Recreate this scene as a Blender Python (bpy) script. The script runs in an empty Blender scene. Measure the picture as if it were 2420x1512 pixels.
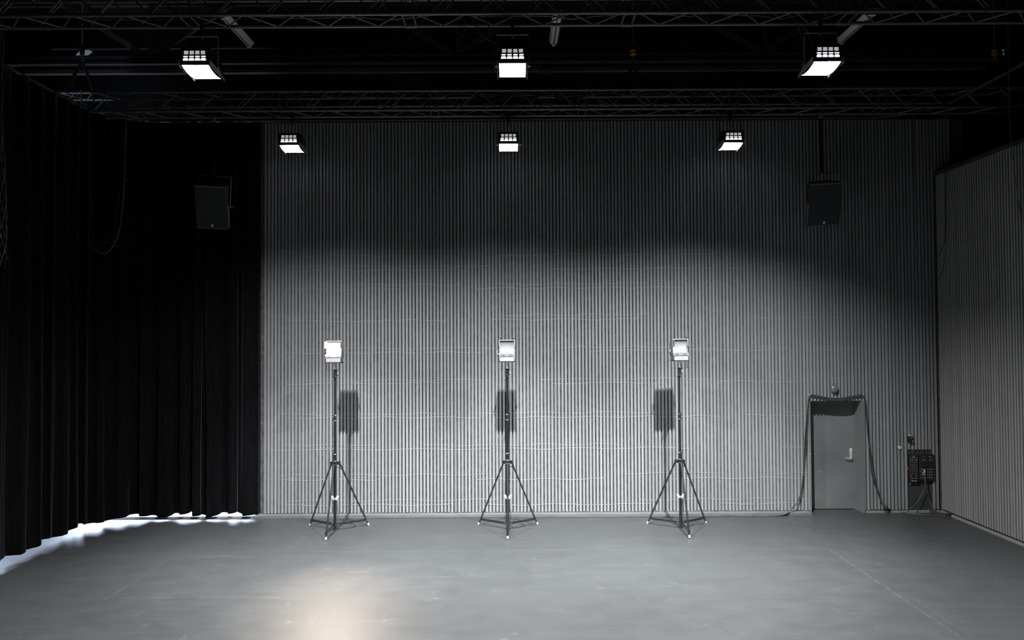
import bpy, math, random
from mathutils import Vector, Matrix

# ------------------------------------------------------------------ scene, camera, light
sc = bpy.context.scene
col = sc.collection
R = random.Random(7)
F_PX = 1660.0
W_PX, H_PX = 2420, 1512
CAM_Z = 3.44
PITCH = math.atan(38.0 / F_PX)
ROLL = -0.0057
CAM_R = Matrix.Rotation(math.pi / 2 + PITCH, 3, 'X') @ Matrix.Rotation(ROLL, 3, 'Z')
cam_d = bpy.data.cameras.new('camera')
cam_d.sensor_width = 36.0
cam_d.lens = 36.0 * F_PX / W_PX
cam_d.clip_end = 200
cam = bpy.data.objects.new('camera', cam_d)
cam.matrix_world = Matrix.Translation((0, 0, CAM_Z)) @ CAM_R.to_4x4()
col.objects.link(cam)
sc.camera = cam

sc.view_settings.view_transform = 'Standard'
sc.view_settings.look = 'None'
sc.view_settings.exposure = 0.0
sc.view_settings.gamma = 1.0
sc.view_settings.use_curve_mapping = False

world = bpy.data.worlds.new('world')
sc.world = world
world.use_nodes = True
world.node_tree.nodes['Background'].inputs[0].default_value = (0.5, 0.6, 0.8, 1)
world.node_tree.nodes['Background'].inputs[1].default_value = 0.0

FLOOD = 130.0          # glow of the six hanging flood lights
HALOGEN = 260.0        # glow of the lit lamp on the left stand
DAYLIGHT = 30.0       # windows behind the curtain
WASH = 1850.0         # three added spots without fixtures, throwing the stand shadows on the slatted wall
WASH_LOW = 4150.0     # second added set at the same points, brightening the foot of the wall


def added_wash(x, power, size, down):
    d = bpy.data.lights.new('added_wash', 'SPOT')
    d.energy = power
    d.spot_size = math.radians(size)
    d.spot_blend = 1.0
    d.shadow_soft_size = 0.055
    d.color = (0.97, 0.985, 1.0)
    o = bpy.data.objects.new('added_wash', d)
    o.location = (x, 9.35, 6.62)
    a = math.radians(down)
    o.rotation_euler = Vector((0, math.cos(a), -math.sin(a))).to_track_quat('-Z', 'Y').to_euler()
    col.objects.link(o)


for wx, wk, ww in ((-3.2, 0.85, 0.85), (0.0, 1.0, 0.9), (3.15, 0.9, 1.25)):
    added_wash(wx, WASH * ww, 122, 77)
    added_wash(wx, WASH_LOW * wk, 62, 70)


STAGE_BEAM = 1300.0   # the next row of lamps, nearer than the picture reaches
BACK_BEAM = 1900.0    # what the far row of lamps throws forward over the stage floor


def beam(x, y, z, tx, ty, power, size):
    d = bpy.data.lights.new('stage_beam', 'SPOT')
    d.energy = power
    d.color = (0.97, 0.985, 1.0)
    d.spot_size = math.radians(size)
    d.spot_blend = 1.0
    d.shadow_soft_size = 0.14
    o = bpy.data.objects.new('stage_beam', d)
    o.location = (x, y, z)
    o.rotation_euler = (Vector((tx, ty, 0)) - Vector(o.location)).to_track_quat('-Z', 'Y').to_euler()
    col.objects.link(o)


for wx in (-4.0, 0.0, 4.0):
    beam(wx * 1.05, 5.3, 6.85, wx * 1.05, 6.4, STAGE_BEAM, 92)
    beam(wx, 12.7, 6.80, wx * 1.1, 7.0, BACK_BEAM, 84)


# ------------------------------------------------------------------ helpers
def at(px, py, Y):
    """point of the room at distance Y that the photograph shows at pixel px, py"""
    d = CAM_R @ Vector(((px - W_PX / 2) / F_PX, -(py - H_PX / 2) / F_PX, -1))
    k = Y / d.y
    return Vector((d.x * k, Y, CAM_Z + d.z * k))


def on_floor(px, py, z=0.0):
    d = CAM_R @ Vector(((px - W_PX / 2) / F_PX, -(py - H_PX / 2) / F_PX, -1))
    k = (z - CAM_Z) / d.z
    return Vector((d.x * k, d.y * k, z))


class MB:
    def __init__(self):
        self.v, self.f = [], []

    def raw(self, vs, fs):
        b = len(self.v)
        self.v += [tuple(p) for p in vs]
        self.f += [tuple(b + i for i in q) for q in fs]
        return self

    def box(self, x0, x1, y0, y1, z0, z1, m=None):
        vs = [Vector((x, y, z)) for x in (x0, x1) for y in (y0, y1) for z in (z0, z1)]
        if m is not None:
            vs = [m @ p for p in vs]
        return self.raw(vs, [(0, 1, 3, 2), (4, 6, 7, 5), (0, 4, 5, 1), (2, 3, 7, 6), (0, 2, 6, 4), (1, 5, 7, 3)])

    def bevel_box(self, x0, x1, y0, y1, z0, z1, b, m=None):
        """box with chamfered vertical and horizontal front edges"""
        pr = [(x0 + b, y0), (x1 - b, y0), (x1, y0 + b), (x1, y1 - b), (x1 - b, y1), (x0 + b, y1), (x0, y1 - b), (x0, y0 + b)]
        vs = []
        cx, cy = (x0 + x1) / 2, (y0 + y1) / 2
        for z, k in ((z0, 1), (z0 + b, 0), (z1 - b, 0), (z1, 1)):
            for (x, y) in pr:
                if k:
                    x += math.copysign(min(b * .6, abs(cx - x)), cx - x)
                    y += math.copysign(min(b * .6, abs(cy - y)), cy - y)
                vs.append(Vector((x, y, z)))
        if m is not None:
            vs = [m @ p for p in vs]
        fs = [tuple(range(7, -1, -1)), tuple(range(24, 32))]
        for r in range(3):
            for i in range(8):
                j = (i + 1) % 8
                fs.append((r * 8 + i, r * 8 + j, r * 8 + 8 + j, r * 8 + 8 + i))
        return self.raw(vs, fs)

    def tube(self, pts, r, n=10, cap=True, closed=False):
        pts = [Vector(p) for p in pts]
        k = len(pts)
        rr = r if isinstance(r, (list, tuple)) else [r] * k
        vs, fs = [], []
        up = None
        for i, p in enumerate(pts):
            if closed:
                t = pts[(i + 1) % k] - pts[i - 1]
            else:
                t = pts[min(i + 1, k - 1)] - pts[max(i - 1, 0)]
            t.normalize()
            if up is None:
                up = Vector((0, 0, 1)) if abs(t.z) < 0.9 else Vector((0, 1, 0))
            a = up - t * up.dot(t)
            if a.length < 1e-5:
                a = t.orthogonal()
            a.normalize()
            up = a
            b = t.cross(a)
            for j in range(n):
                w = 2 * math.pi * j / n
                vs.append(p + (a * math.cos(w) + b * math.sin(w)) * rr[i])
        rows = k if closed else k - 1
        for i in range(rows):
            for j in range(n):
                j2 = (j + 1) % n
                i2 = (i + 1) % k
                fs.append((i * n + j, i * n + j2, i2 * n + j2, i2 * n + j))
        if cap and not closed:
            fs.append(tuple(range(n - 1, -1, -1)))
            fs.append(tuple((k - 1) * n + j for j in range(n)))
        return self.raw(vs, fs)

    def lathe(self, prof, n=24, m=None):
        """prof: (radius, z) from bottom to top around local z"""
        vs, fs = [], []
        for (r, z) in prof:
            for j in range(n):
                w = 2 * math.pi * j / n
                vs.append(Vector((r * math.cos(w), r * math.sin(w), z)))
        if m is not None:
            vs = [m @ p for p in vs]
        for i in range(len(prof) - 1):
            for j in range(n):
                j2 = (j + 1) % n
                fs.append((i * n + j, i * n + j2, (i + 1) * n + j2, (i + 1) * n + j))
        fs.append(tuple(range(n - 1, -1, -1)))
        fs.append(tuple((len(prof) - 1) * n + j for j in range(n)))
        return self.raw(vs, fs)

    def prism(self, poly, axis, a, b):
        """closed outline poly (2D) extruded from a to b along axis x, y or z"""
        def P(u, w, t):
            return {'x': (t, u, w), 'y': (u, t, w), 'z': (u, w, t)}[axis]
        n = len(poly)
        vs = [P(u, w, a) for u, w in poly] + [P(u, w, b) for u, w in poly]
        fs = [tuple(range(n - 1, -1, -1)), tuple(range(n, 2 * n))]
        for i in range(n):
            j = (i + 1) % n
            fs.append((i, j, n + j, n + i))
        return self.raw(vs, fs)

    def build(self, name, mat, parent=None, smooth=False, loc=None):
        me = bpy.data.meshes.new(name)
        me.from_pydata([tuple(p) for p in self.v], [], self.f)
        me.materials.append(mat)
        import bmesh
        bm = bmesh.new()
        bm.from_mesh(me)
        if smooth:
            bmesh.ops.remove_doubles(bm, verts=bm.verts, dist=1e-5)
        bmesh.ops.recalc_face_normals(bm, faces=bm.faces)
        bm.to_mesh(me)
        bm.free()
        if smooth:
            for p in me.polygons:
                p.use_smooth = True
            try:
                me.set_sharp_from_angle(angle=math.radians(40))
            except Exception:
                pass
        o = bpy.data.objects.new(name, me)
        col.objects.link(o)
        if parent is not None:
            o.parent = parent
        if loc is not None:
            o.location = loc
        return o


def tag(o, label=None, cat=None, group=None, kind=None):
    if label:
        o['label'] = label
    if cat:
        o['category'] = cat
    if group:
        o['group'] = group
    if kind:
        o['kind'] = kind
    return o


def empty(name, loc=(0, 0, 0), rz=0.0):
    o = bpy.data.objects.new(name, None)
    o.location = loc
    o.rotation_euler = (0, 0, rz)
    o.empty_display_size = 0.1
    col.objects.link(o)
    return o


def copy_tree(o, parent=None):
    c = o.copy()
    col.objects.link(c)
    if parent is not None:
        c.parent = parent
    for ch in list(o.children):
        copy_tree(ch, c)
    return c


def smooth_path(pts, n=8):
    """Catmull-Rom through the points"""
    pts = [Vector(p) for p in pts]
    out = []
    for i in range(len(pts) - 1):
        p0, p1, p2, p3 = pts[max(i - 1, 0)], pts[i], pts[i + 1], pts[min(i + 2, len(pts) - 1)]
        for k in range(n):
            t = k / n
            out.append(0.5 * ((2 * p1) + (p2 - p0) * t + (2 * p0 - 5 * p1 + 4 * p2 - p3) * t * t
                              + (3 * p1 - p0 - 3 * p2 + p3) * t ** 3))
    out.append(pts[-1])
    return out


# ------------------------------------------------------------------ materials
def new_mat(name):
    m = bpy.data.materials.new(name)
    m.use_nodes = True
    return m, m.node_tree, m.node_tree.nodes['Principled BSDF']


def N(nt, kind, **kw):
    n = nt.nodes.new(kind)
    for k, v in kw.items():
        setattr(n, k, v)
    return n


def mathn(nt, op, a, b=None, c=None):
    n = nt.nodes.new('ShaderNodeMath')
    n.operation = op
    for i, v in enumerate((a, b, c)):
        if v is None:
            continue
        if isinstance(v, (int, float)):
            n.inputs[i].default_value = v
        else:
            nt.links.new(v, n.inputs[i])
    return n.outputs[0]


def plain(name, rgb, rough=0.5, metal=0.0, noise=0.12, scale=14.0, bump=0.0, spec=0.5, stretch=(1, 1, 1)):
    m, nt, b = new_mat(name)
    tc = N(nt, 'ShaderNodeTexCoord')
    mp = N(nt, 'ShaderNodeMapping')
    mp.inputs['Scale'].default_value = stretch
    nt.links.new(tc.outputs['Object'], mp.inputs[0])
    nz = N(nt, 'ShaderNodeTexNoise')
    nz.inputs['Scale'].default_value = scale
    nz.inputs['Detail'].default_value = 5
    nt.links.new(mp.outputs[0], nz.inputs[0])
    cr = N(nt, 'ShaderNodeValToRGB')
    lo = tuple(max(0, c * (1 - noise)) for c in rgb) + (1,)
    hi = tuple(min(1, c * (1 + noise)) for c in rgb) + (1,)
    cr.color_ramp.elements[0].color = lo
    cr.color_ramp.elements[1].color = hi
    cr.color_ramp.elements[0].position = 0.3
    cr.color_ramp.elements[1].position = 0.7
    nt.links.new(nz.outputs['Fac'], cr.inputs[0])
    nt.links.new(cr.outputs[0], b.inputs['Base Color'])
    b.inputs['Roughness'].default_value = rough
    b.inputs['Metallic'].default_value = metal
    b.inputs['Specular IOR Level'].default_value = spec
    if bump:
        bp = N(nt, 'ShaderNodeBump')
        bp.inputs['Strength'].default_value = bump
        bp.inputs['Distance'].default_value = 0.01
        nt.links.new(nz.outputs['Fac'], bp.inputs['Height'])
        nt.links.new(bp.outputs[0], b.inputs['Normal'])
    return m


def glow(name, rgb, strength):
    m, nt, b = new_mat(name)
    b.inputs['Base Color'].default_value = (0.8, 0.8, 0.8, 1)
    b.inputs['Emission Color'].default_value = tuple(rgb) + (1,)
    b.inputs['Emission Strength'].default_value = strength
    return m


def slat_material(name, rgb, axis, pitch, spread=0.16):
    m, nt, b = new_mat(name)
    tc = N(nt, 'ShaderNodeTexCoord')
    sp = N(nt, 'ShaderNodeSeparateXYZ')
    nt.links.new(tc.outputs['Object'], sp.inputs[0])
    idx = mathn(nt, 'FLOOR', mathn(nt, 'DIVIDE', sp.outputs[axis], pitch))
    wn = N(nt, 'ShaderNodeTexWhiteNoise', noise_dimensions='1D')
    nt.links.new(idx, wn.inputs['W'])
    mp = N(nt, 'ShaderNodeMapping')
    mp.inputs['Scale'].default_value = (12, 12, 1.2)
    nt.links.new(tc.outputs['Object'], mp.inputs[0])
    nz = N(nt, 'ShaderNodeTexNoise')
    nz.inputs['Scale'].default_value = 1.6
    nz.inputs['Detail'].default_value = 6
    nt.links.new(mp.outputs[0], nz.inputs[0])
    v = mathn(nt, 'ADD', mathn(nt, 'MULTIPLY', wn.outputs['Value'], spread),
              mathn(nt, 'MULTIPLY', nz.outputs['Fac'], 0.22))
    v = mathn(nt, 'ADD', v, 1.0 - spread / 2 - 0.11)
    # paint chips: tiny pale dots
    n2 = N(nt, 'ShaderNodeTexNoise')
    n2.inputs['Scale'].default_value = 26
    n2.inputs['Detail'].default_value = 2
    nt.links.new(tc.outputs['Object'], n2.inputs[0])
    chip = mathn(nt, 'MULTIPLY', mathn(nt, 'GREATER_THAN', n2.outputs['Fac'], 0.735), 0.35)
    v = mathn(nt, 'ADD', v, chip)
    mx = N(nt, 'ShaderNodeVectorMath', operation='SCALE')
    mx.inputs[0].default_value = rgb
    nt.links.new(v, mx.inputs['Scale'])
    nt.links.new(mx.outputs[0], b.inputs['Base Color'])
    b.inputs['Roughness'].default_value = 0.62
    b.inputs['Specular IOR Level'].default_value = 0.3
    return m


def floor_material():
    m, nt, b = new_mat('dance_floor_vinyl')
    tc = N(nt, 'ShaderNodeTexCoord')
    sp = N(nt, 'ShaderNodeSeparateXYZ')
    nt.links.new(tc.outputs['Object'], sp.inputs[0])

    def noise(scale, stretch, detail=6, rough=0.6):
        mp = N(nt, 'ShaderNodeMapping')
        mp.inputs['Scale'].default_value = stretch
        nt.links.new(tc.outputs['Object'], mp.inputs[0])
        nz = N(nt, 'ShaderNodeTexNoise')
        nz.inputs['Scale'].default_value = scale
        nz.inputs['Detail'].default_value = detail
        nz.inputs['Roughness'].default_value = rough
        nt.links.new(mp.outputs[0], nz.inputs[0])
        return nz.outputs['Fac']
    big = noise(0.5, (0.6, 1, 1))
    streak = noise(3.0, (0.35, 6, 1), 8, 0.7)
    mott = noise(2.2, (1, 1.4, 1), 7, 0.65)
    v = mathn(nt, 'ADD', mathn(nt, 'MULTIPLY', big, 0.25),
              mathn(nt, 'ADD', mathn(nt, 'MULTIPLY', streak, 0.40), mathn(nt, 'MULTIPLY', mott, 0.45)))
    v = mathn(nt, 'ADD', v, 0.45)
    # thin scratches: the zero crossings of stretched noise
    scr = None
    for (sc_, st, wd, amp) in ((0.9, (0.25, 3.0, 1), 0.0018, 0.38), (1.1, (1.0, 0.9, 1), 0.0011, 0.5), (0.7, (2.2, 0.5, 1), 0.0011, 0.4)):
        nn = noise(sc_, st, 3, 0.5)
        line = mathn(nt, 'LESS_THAN', mathn(nt, 'ABSOLUTE', mathn(nt, 'SUBTRACT', nn, 0.5)), wd)
        gate = mathn(nt, 'GREATER_THAN', noise(1.3, (1.1, 1, 1), 2), 0.56)
        t = mathn(nt, 'MULTIPLY', mathn(nt, 'MULTIPLY', line, gate), amp)
        scr = t if scr is None else mathn(nt, 'ADD', scr, t)
    # seams of the vinyl rolls and worn tape lines
    dots = noise(7.0, (2.0, 2.0, 1), 4, 0.8)
    gate = mathn(nt, 'GREATER_THAN', dots, 0.50)
    x, y = sp.outputs['X'], sp.outputs['Y']

    def seam(coord, pos, w, lo_c, lo, hi, amp):
        l = mathn(nt, 'LESS_THAN', mathn(nt, 'ABSOLUTE', mathn(nt, 'SUBTRACT', coord, pos)), w)
        l = mathn(nt, 'MULTIPLY', l, mathn(nt, 'GREATER_THAN', lo_c, lo))
        l = mathn(nt, 'MULTIPLY', l, mathn(nt, 'LESS_THAN', lo_c, hi))
        return mathn(nt, 'MULTIPLY', mathn(nt, 'MULTIPLY', l, gate), amp)
    for args in ((y, 11.36, 0.010, x, -3.2, 5.2, 0.42), (x, 5.06, 0.008, y, 5.0, 11.36, 0.75), (x, 5.20, 0.006, y, 5.0, 11.36, 0.35),
                 (x, -5.38, 0.008, y, 8.8, 11.2, 0.45), (y, 12.9, 0.008, x, -6.5, -3.0, 0.4), (y, 9.4, 0.008, x, -5.9, -3.2, 0.5),
                 (y, 11.15, 0.008, x, -7.4, -3.0, 0.3), (x, 7.6, 0.006, y, 7.0, 11.6, 0.3)):
        scr = mathn(nt, 'ADD', scr, seam(*args))
    mx = N(nt, 'ShaderNodeVectorMath', operation='SCALE')
    mx.inputs[0].default_value = (0.048, 0.051, 0.0528)
    nt.links.new(mathn(nt, 'ADD', v, mathn(nt, 'MULTIPLY', scr, 1.6)), mx.inputs['Scale'])
    nt.links.new(mx.outputs[0], b.inputs['Base Color'])
    rr = mathn(nt, 'ADD', mathn(nt, 'MULTIPLY', mott, 0.14), 0.36)
    rr = mathn(nt, 'ADD', rr, mathn(nt, 'MULTIPLY', streak, 0.08))
    nt.links.new(rr, b.inputs['Roughness'])
    b.inputs['Specular IOR Level'].default_value = 0.6
    bp = N(nt, 'ShaderNodeBump')
    bp.inputs['Strength'].default_value = 0.12
    bp.inputs['Distance'].default_value = 0.004
    nt.links.new(streak, bp.inputs['Height'])
    nt.links.new(bp.outputs[0], b.inputs['Normal'])
    return m


def velvet_material():
    m = plain('black_velvet', (0.006, 0.006, 0.0065), 0.95, 0, 0.3, 30, 0.0, 0.0, (1, 1, 0.1))
    b = m.node_tree.nodes['Principled BSDF']
    b.inputs['Sheen Weight'].default_value = 0.12
    b.inputs['Sheen Roughness'].default_value = 0.35
    b.inputs['Sheen Tint'].default_value = (0.7, 0.75, 0.9, 1)
    return m


def door_material():
    m, nt, b = new_mat('scuffed_grey_paint')
    tc = N(nt, 'ShaderNodeTexCoord')

    def noise(scale, stretch, detail=5):
        mp = N(nt, 'ShaderNodeMapping')
        mp.inputs['Scale'].default_value = stretch
        nt.links.new(tc.outputs['Object'], mp.inputs[0])
        nz = N(nt, 'ShaderNodeTexNoise')
        nz.inputs['Scale'].default_value = scale
        nz.inputs['Detail'].default_value = detail
        nt.links.new(mp.outputs[0], nz.inputs[0])
        return nz.outputs['Fac']
    a = noise(1.6, (1, 1, 1))
    v = mathn(nt, 'ADD', mathn(nt, 'MULTIPLY', a, 0.7), 0.62)
    mark = mathn(nt, 'MULTIPLY', mathn(nt, 'GREATER_THAN', noise(9, (1, 1, 2.6)), 0.70), 0.8)
    v = mathn(nt, 'ADD', v, mark)
    mx = N(nt, 'ShaderNodeVectorMath', operation='SCALE')
    mx.inputs[0].default_value = (0.20, 0.205, 0.205)
    nt.links.new(v, mx.inputs['Scale'])
    nt.links.new(mx.outputs[0], b.inputs['Base Color'])
    b.inputs['Roughness'].default_value = 0.5
    return m


PITCH_S = 0.0668
M = {
    'floor': floor_material(),
    'slat': slat_material('grey_painted_slats', (0.30, 0.308, 0.312), 'X', PITCH_S, 0.22),
    'slat_side': slat_material('grey_painted_side_slats', (0.30, 0.30, 0.29), 'Y', PITCH_S),
    'felt': plain('dark_insulation_felt', (0.115, 0.115, 0.12), 0.95, 0, 0.35, 9, 0, 0.1),
    'plank': plain('grey_plank', (0.15, 0.152, 0.155), 0.6, 0, 0.2, 6, 0, 0.3, (0.3, 3, 3)),
    'trim': plain('pale_trim', (0.30, 0.30, 0.295), 0.5),
    'black_wall': plain('black_painted_wall', (0.012, 0.012, 0.013), 0.8, 0, 0.3, 3, 0, 0.2),
    'ceiling': plain('dark_timber_ceiling', (0.030, 0.023, 0.020), 0.8, 0, 0.5, 2.5, 0, 0.2, (6, 0.4, 1)),
    'velvet': velvet_material(),
    'door': door_material(),
    'truss': plain('black_coated_truss_tube', (0.125, 0.128, 0.136), 0.42, 0.3, 0.2, 20),
    'girder': plain('dark_painted_steel', (0.045, 0.045, 0.048), 0.55, 0, 0.25, 6),
    'timber': plain('brown_timber_board', (0.10, 0.078, 0.068), 0.7, 0, 0.3, 5, 0, 0.3, (0.3, 4, 4)),
    'bolt': plain('bright_zinc_bolt', (0.72, 0.74, 0.76), 0.25, 1.0, 0.08),
    'lamp_black': plain('black_lamp_housing', (0.010, 0.010, 0.011), 0.6, 0, 0.2, 20, 0, 0.15),
    'yoke': plain('dark_yoke_steel', (0.20, 0.20, 0.21), 0.4, 0.4, 0.15, 20),
    'flag': plain('pale_flag_sheet', (0.30, 0.31, 0.32), 0.45, 0, 0.05),
    'lining': plain('white_lamp_lining', (0.55, 0.56, 0.57), 0.6, 0, 0.03, 14, 0, 0.1),
    'flood_glow': glow('lit_reflector', (0.93, 0.96, 1.0), FLOOD),
    'slot_dim': glow('lit_slot_faint', (0.9, 0.93, 1.0), 0.55),
    'slot_bright': glow('lit_slot_bright', (0.9, 0.94, 1.0), 4.0),
    'halogen_glow': glow('lit_halogen_reflector', (1.0, 0.86, 0.70), HALOGEN),
    'reflector': plain('satin_aluminium_reflector', (0.30, 0.305, 0.31), 0.55, 0.0, 0.03, 8, 0, 0.25),
    'lamp_white': plain('pale_grey_lamp_enamel', (0.27, 0.274, 0.278), 0.6, 0, 0.03, 14, 0, 0.12),
    'lip_grey': plain('grey_lamp_lip', (0.13, 0.132, 0.135), 0.7, 0, 0.04, 14, 0, 0.05),
    'dark_slot': plain('dark_slot', (0.02, 0.02, 0.022), 0.6),
    'stand': plain('black_stand_tube', (0.014, 0.014, 0.015), 0.20, 0.0, 0.2, 20, 0, 1.0),
    'leg_chrome': plain('dark_chrome_leg', (0.15, 0.15, 0.155), 0.27, 1.0, 0.1),
    'chrome': plain('chrome', (0.78, 0.79, 0.80), 0.16, 1.0, 0.05),
    'foot': plain('white_rubber', (0.55, 0.55, 0.55), 0.5, 0, 0.05),
    'speaker': plain('black_speaker_cloth', (0.040, 0.041, 0.043), 0.8, 0, 0.25, 60, 0, 0.3),
    'speaker_edge': plain('speaker_edge_strip', (0.10, 0.102, 0.105), 0.6, 0, 0.1),
    'cable': plain('black_rubber_cable', (0.022, 0.022, 0.023), 0.42, 0, 0.2, 20),
    'cable_grey': plain('grey_rubber_cable', (0.09, 0.09, 0.092), 0.4, 0, 0.15, 20),
    'wire': plain('pale_dusty_wire', (0.36, 0.36, 0.36), 0.5, 0, 0.3, 5),
    'orange': plain('orange_hook_ring', (0.62, 0.25, 0.03), 0.5, 0, 0.1),
    'sling': plain('black_webbing_sling', (0.010, 0.010, 0.011), 0.85),
    'chain': plain('zinc_chain', (0.45, 0.46, 0.48), 0.35, 0.8, 0.1),
    'tube_light': plain('unlit_tube_light_housing', (0.84, 0.87, 0.88), 0.4, 0, 0.06),
    'plastic': plain('black_plastic_plate', (0.016, 0.016, 0.017), 0.5, 0, 0.2, 30),
    'socket': plain('socket_face', (0.16, 0.16, 0.165), 0.45, 0, 0.1),
    'socket_metal': plain('socket_rim_metal', (0.62, 0.62, 0.60), 0.3, 0.8, 0.1),
    'white_tag': plain('white_tape_label', (0.80, 0.80, 0.80), 0.6),
    'red': plain('red_tape', (0.45, 0.03, 0.03), 0.6),
    'yellow': plain('yellow_plug', (0.75, 0.55, 0.04), 0.5),
    'board': plain('dark_backing_board', (0.045, 0.046, 0.048), 0.7, 0, 0.25, 8),
    'bell': plain('grey_painted_bell', (0.20, 0.20, 0.205), 0.35, 0.2, 0.1),
    'steel': plain('brushed_steel', (0.72, 0.72, 0.71), 0.35, 0.25, 0.06),
    'daylight': glow('daylight_pane', (0.66, 0.77, 1.0), DAYLIGHT),
    'daylight_side': glow('side_daylight_pane', (0.66, 0.77, 1.0), DAYLIGHT * 2.0),
    'sky_pane': glow('dim_daylight_pane', (0.80, 0.95, 0.98), 0.10),
}

# ------------------------------------------------------------------ the setting
WY = 13.60                 # front of the back wall's slats
WX = 8.24                  # front of the right wall's slats
LX0 = -4.83                # left end of the slatted back wall
CEIL = 9.90
DX0, DX1 = at(1915, 1000, WY).x, at(2036, 1000, WY).x      # door opening
DZ = at(1975, 947, WY).z
PX0, PX1 = at(2147, 1100, WY).x, at(2204, 1100, WY).x      # niche of the connection panels
PZ = at(2175, 1062, WY).z
SLAT_TOP = 7.62
SLAT_BOT = 0.058

fl = MB()
fl.box(-10.2, 10.4, -3.0, 15.4, -0.2, 0.0)
tag(fl.build('floor', M['floor']), kind='structure')
ce = MB()
ce.box(-10.2, 10.4, -3.0, 15.4, CEIL, CEIL + 0.2)
tag(ce.build('ceiling', M['ceiling']), kind='structure')

# back wall: felt backing, slats in front of it, wires clipped behind the slats
bk = MB()
FB = WY + 0.042
bk.box(LX0 - 0.05, DX0 - 0.04, FB, FB + 0.30, 0, SLAT_TOP)
bk.box(DX0 - 0.04, DX1 + 0.04, FB, FB + 0.30, DZ + 0.02, SLAT_TOP)
bk.box(DX1 + 0.04, WX + 0.6, FB, FB + 0.30, 0, SLAT_TOP)
wall_back = tag(bk.build('wall_back', M['felt']), kind='structure')
sl = MB()
k0 = math.ceil(LX0 / PITCH_S)
n_sl = int((WX + 0.35 - LX0) / PITCH_S)
SW = 0.0365
for i in range(n_sl):
    x = (k0 + i) * PITCH_S + (PITCH_S - SW) / 2 + R.uniform(-0.0012, 0.0012)
    z0, z1 = SLAT_BOT + R.uniform(-0.004, 0.004), SLAT_TOP
    xc = x + SW / 2
    if DX0 - 0.03 < xc < DX1 + 0.03:
        z0 = DZ
    elif PX0 - 0.01 < xc < PX1 + 0.01:
        z0 = PZ
    elif xc > WX - 0.01:
        z0 = 6.55
    y = WY + R.uniform(-0.002, 0.002)
    if z0 < 0.1 and R.random() < 0.45:       # some slats are made of two lengths
        zs = R.uniform(2.0, 6.0)
        sl.box(x, x + SW, y, FB, z0, zs - 0.0015)
        dx = R.uniform(-0.002, 0.002)
        sl.box(x + dx, x + dx + SW, y + R.uniform(-0.0015, 0.0015), FB, zs + 0.0015, z1)
    else:
        sl.box(x, x + SW, y, FB, z0, z1)
sl.build('slats', M['slat'], wall_back)
rows = [5.03, 4.74, 4.37, 3.76, 3.14, 2.53, 1.87, 1.26, 0.68, 0.19]
for z in rows:
    for off in (0.0, R.uniform(0.06, 0.10)):
        x = LX0 + 0.1 + R.uniform(0, 0.4)
        w = MB()
        while x < WX - 0.6:
            ln = R.uniform(1.6, 4.5)
            x1 = min(x + ln, WX - 0.1)
            if z < 2.2:
                if x < DX1 and x1 > DX0:
                    x1 = DX0 - 0.03 if x < DX0 - 0.2 else x1
                    if x >= DX0 - 0.2:
                        x = DX1 + 0.1
                        continue
                if x1 > PX0 and z < PZ:
                    x1 = PX0 - 0.02
                    if x1 - x < 0.2:
                        break
            pts = []
            n = max(4, int((x1 - x) / 0.12))
            wob = R.uniform(-1, 1) * 0.01
            ph, fr = R.uniform(0, 6), R.uniform(3.0, 6.5)
            for i in range(n + 1):
                xx = x + (x1 - x) * i / n
                zz = z + off + 0.014 * math.sin(ph + fr * xx) + R.uniform(-0.004, 0.004) + wob
                pts.append((xx, FB - 0.007, zz))
            w.tube(pts, 0.0068 if off == 0 else 0.0055, 6)
            x = x1 + R.uniform(0.2, 2.2) * (1 if off == 0 else 2.0)
        w.build('wire', M['wire'], wall_back)

# dark wall over the slats and the back of the space behind the curtain
up = MB()
up.box(-10.2, 10.4, FB + 0.32, FB + 0.5, SLAT_TOP, CEIL)
tag(up.build('wall_upper', M['black_wall']), kind='structure')
lb = MB()
lb.box(-10.2, LX0 - 0.06, 15.2, 15.4, 0, CEIL)
lb.box(LX0 - 0.16, LX0 - 0.06, FB, 15.2, 0, CEIL)
tag(lb.build('wall_recess', M['black_wall']), kind='structure')
lw = MB()
lw.box(-10.2, -10.0, -3.0, 15.2, 0, CEIL)
tag(lw.build('wall_left', M['black_wall']), kind='structure')
wf = MB()
wf.box(-10.2, 10.4, -3.2, -3.0, 0, CEIL)
tag(wf.build('wall_front', M['black_wall']), kind='structure')

# right wall: lower slatted wall, ledge on top, gallery wall further out
rb = MB()
RB = WX + 0.042
rb.box(RB, RB + 0.3, -3.0, FB, 0, 6.50)
wall_right = tag(rb.build('wall_right', M['felt']), kind='structure')
rs = MB()
n_r = int((WY - 0.02) / PITCH_S) + 8
for i in range(n_r):
    y = WY - 0.03 - i * PITCH_S - SW
    rs.box(WX + R.uniform(-0.002, 0.002), RB, y, y + SW, 0.075, 6.50)
rs.build('slats', M['slat_side'], wall_right)
rl = MB()
rl.box(WX - 0.03, 10.4, -3.0, FB, 6.50, 6.57)
tag(rl.build('trim_1', M['girder']), kind='structure')
ru = MB()
ru.box(10.2, 10.4, -3.0, FB + 0.4, 0, CEIL)
tag(ru.build('wall_gallery', M['black_wall']), kind='structure')

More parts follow.
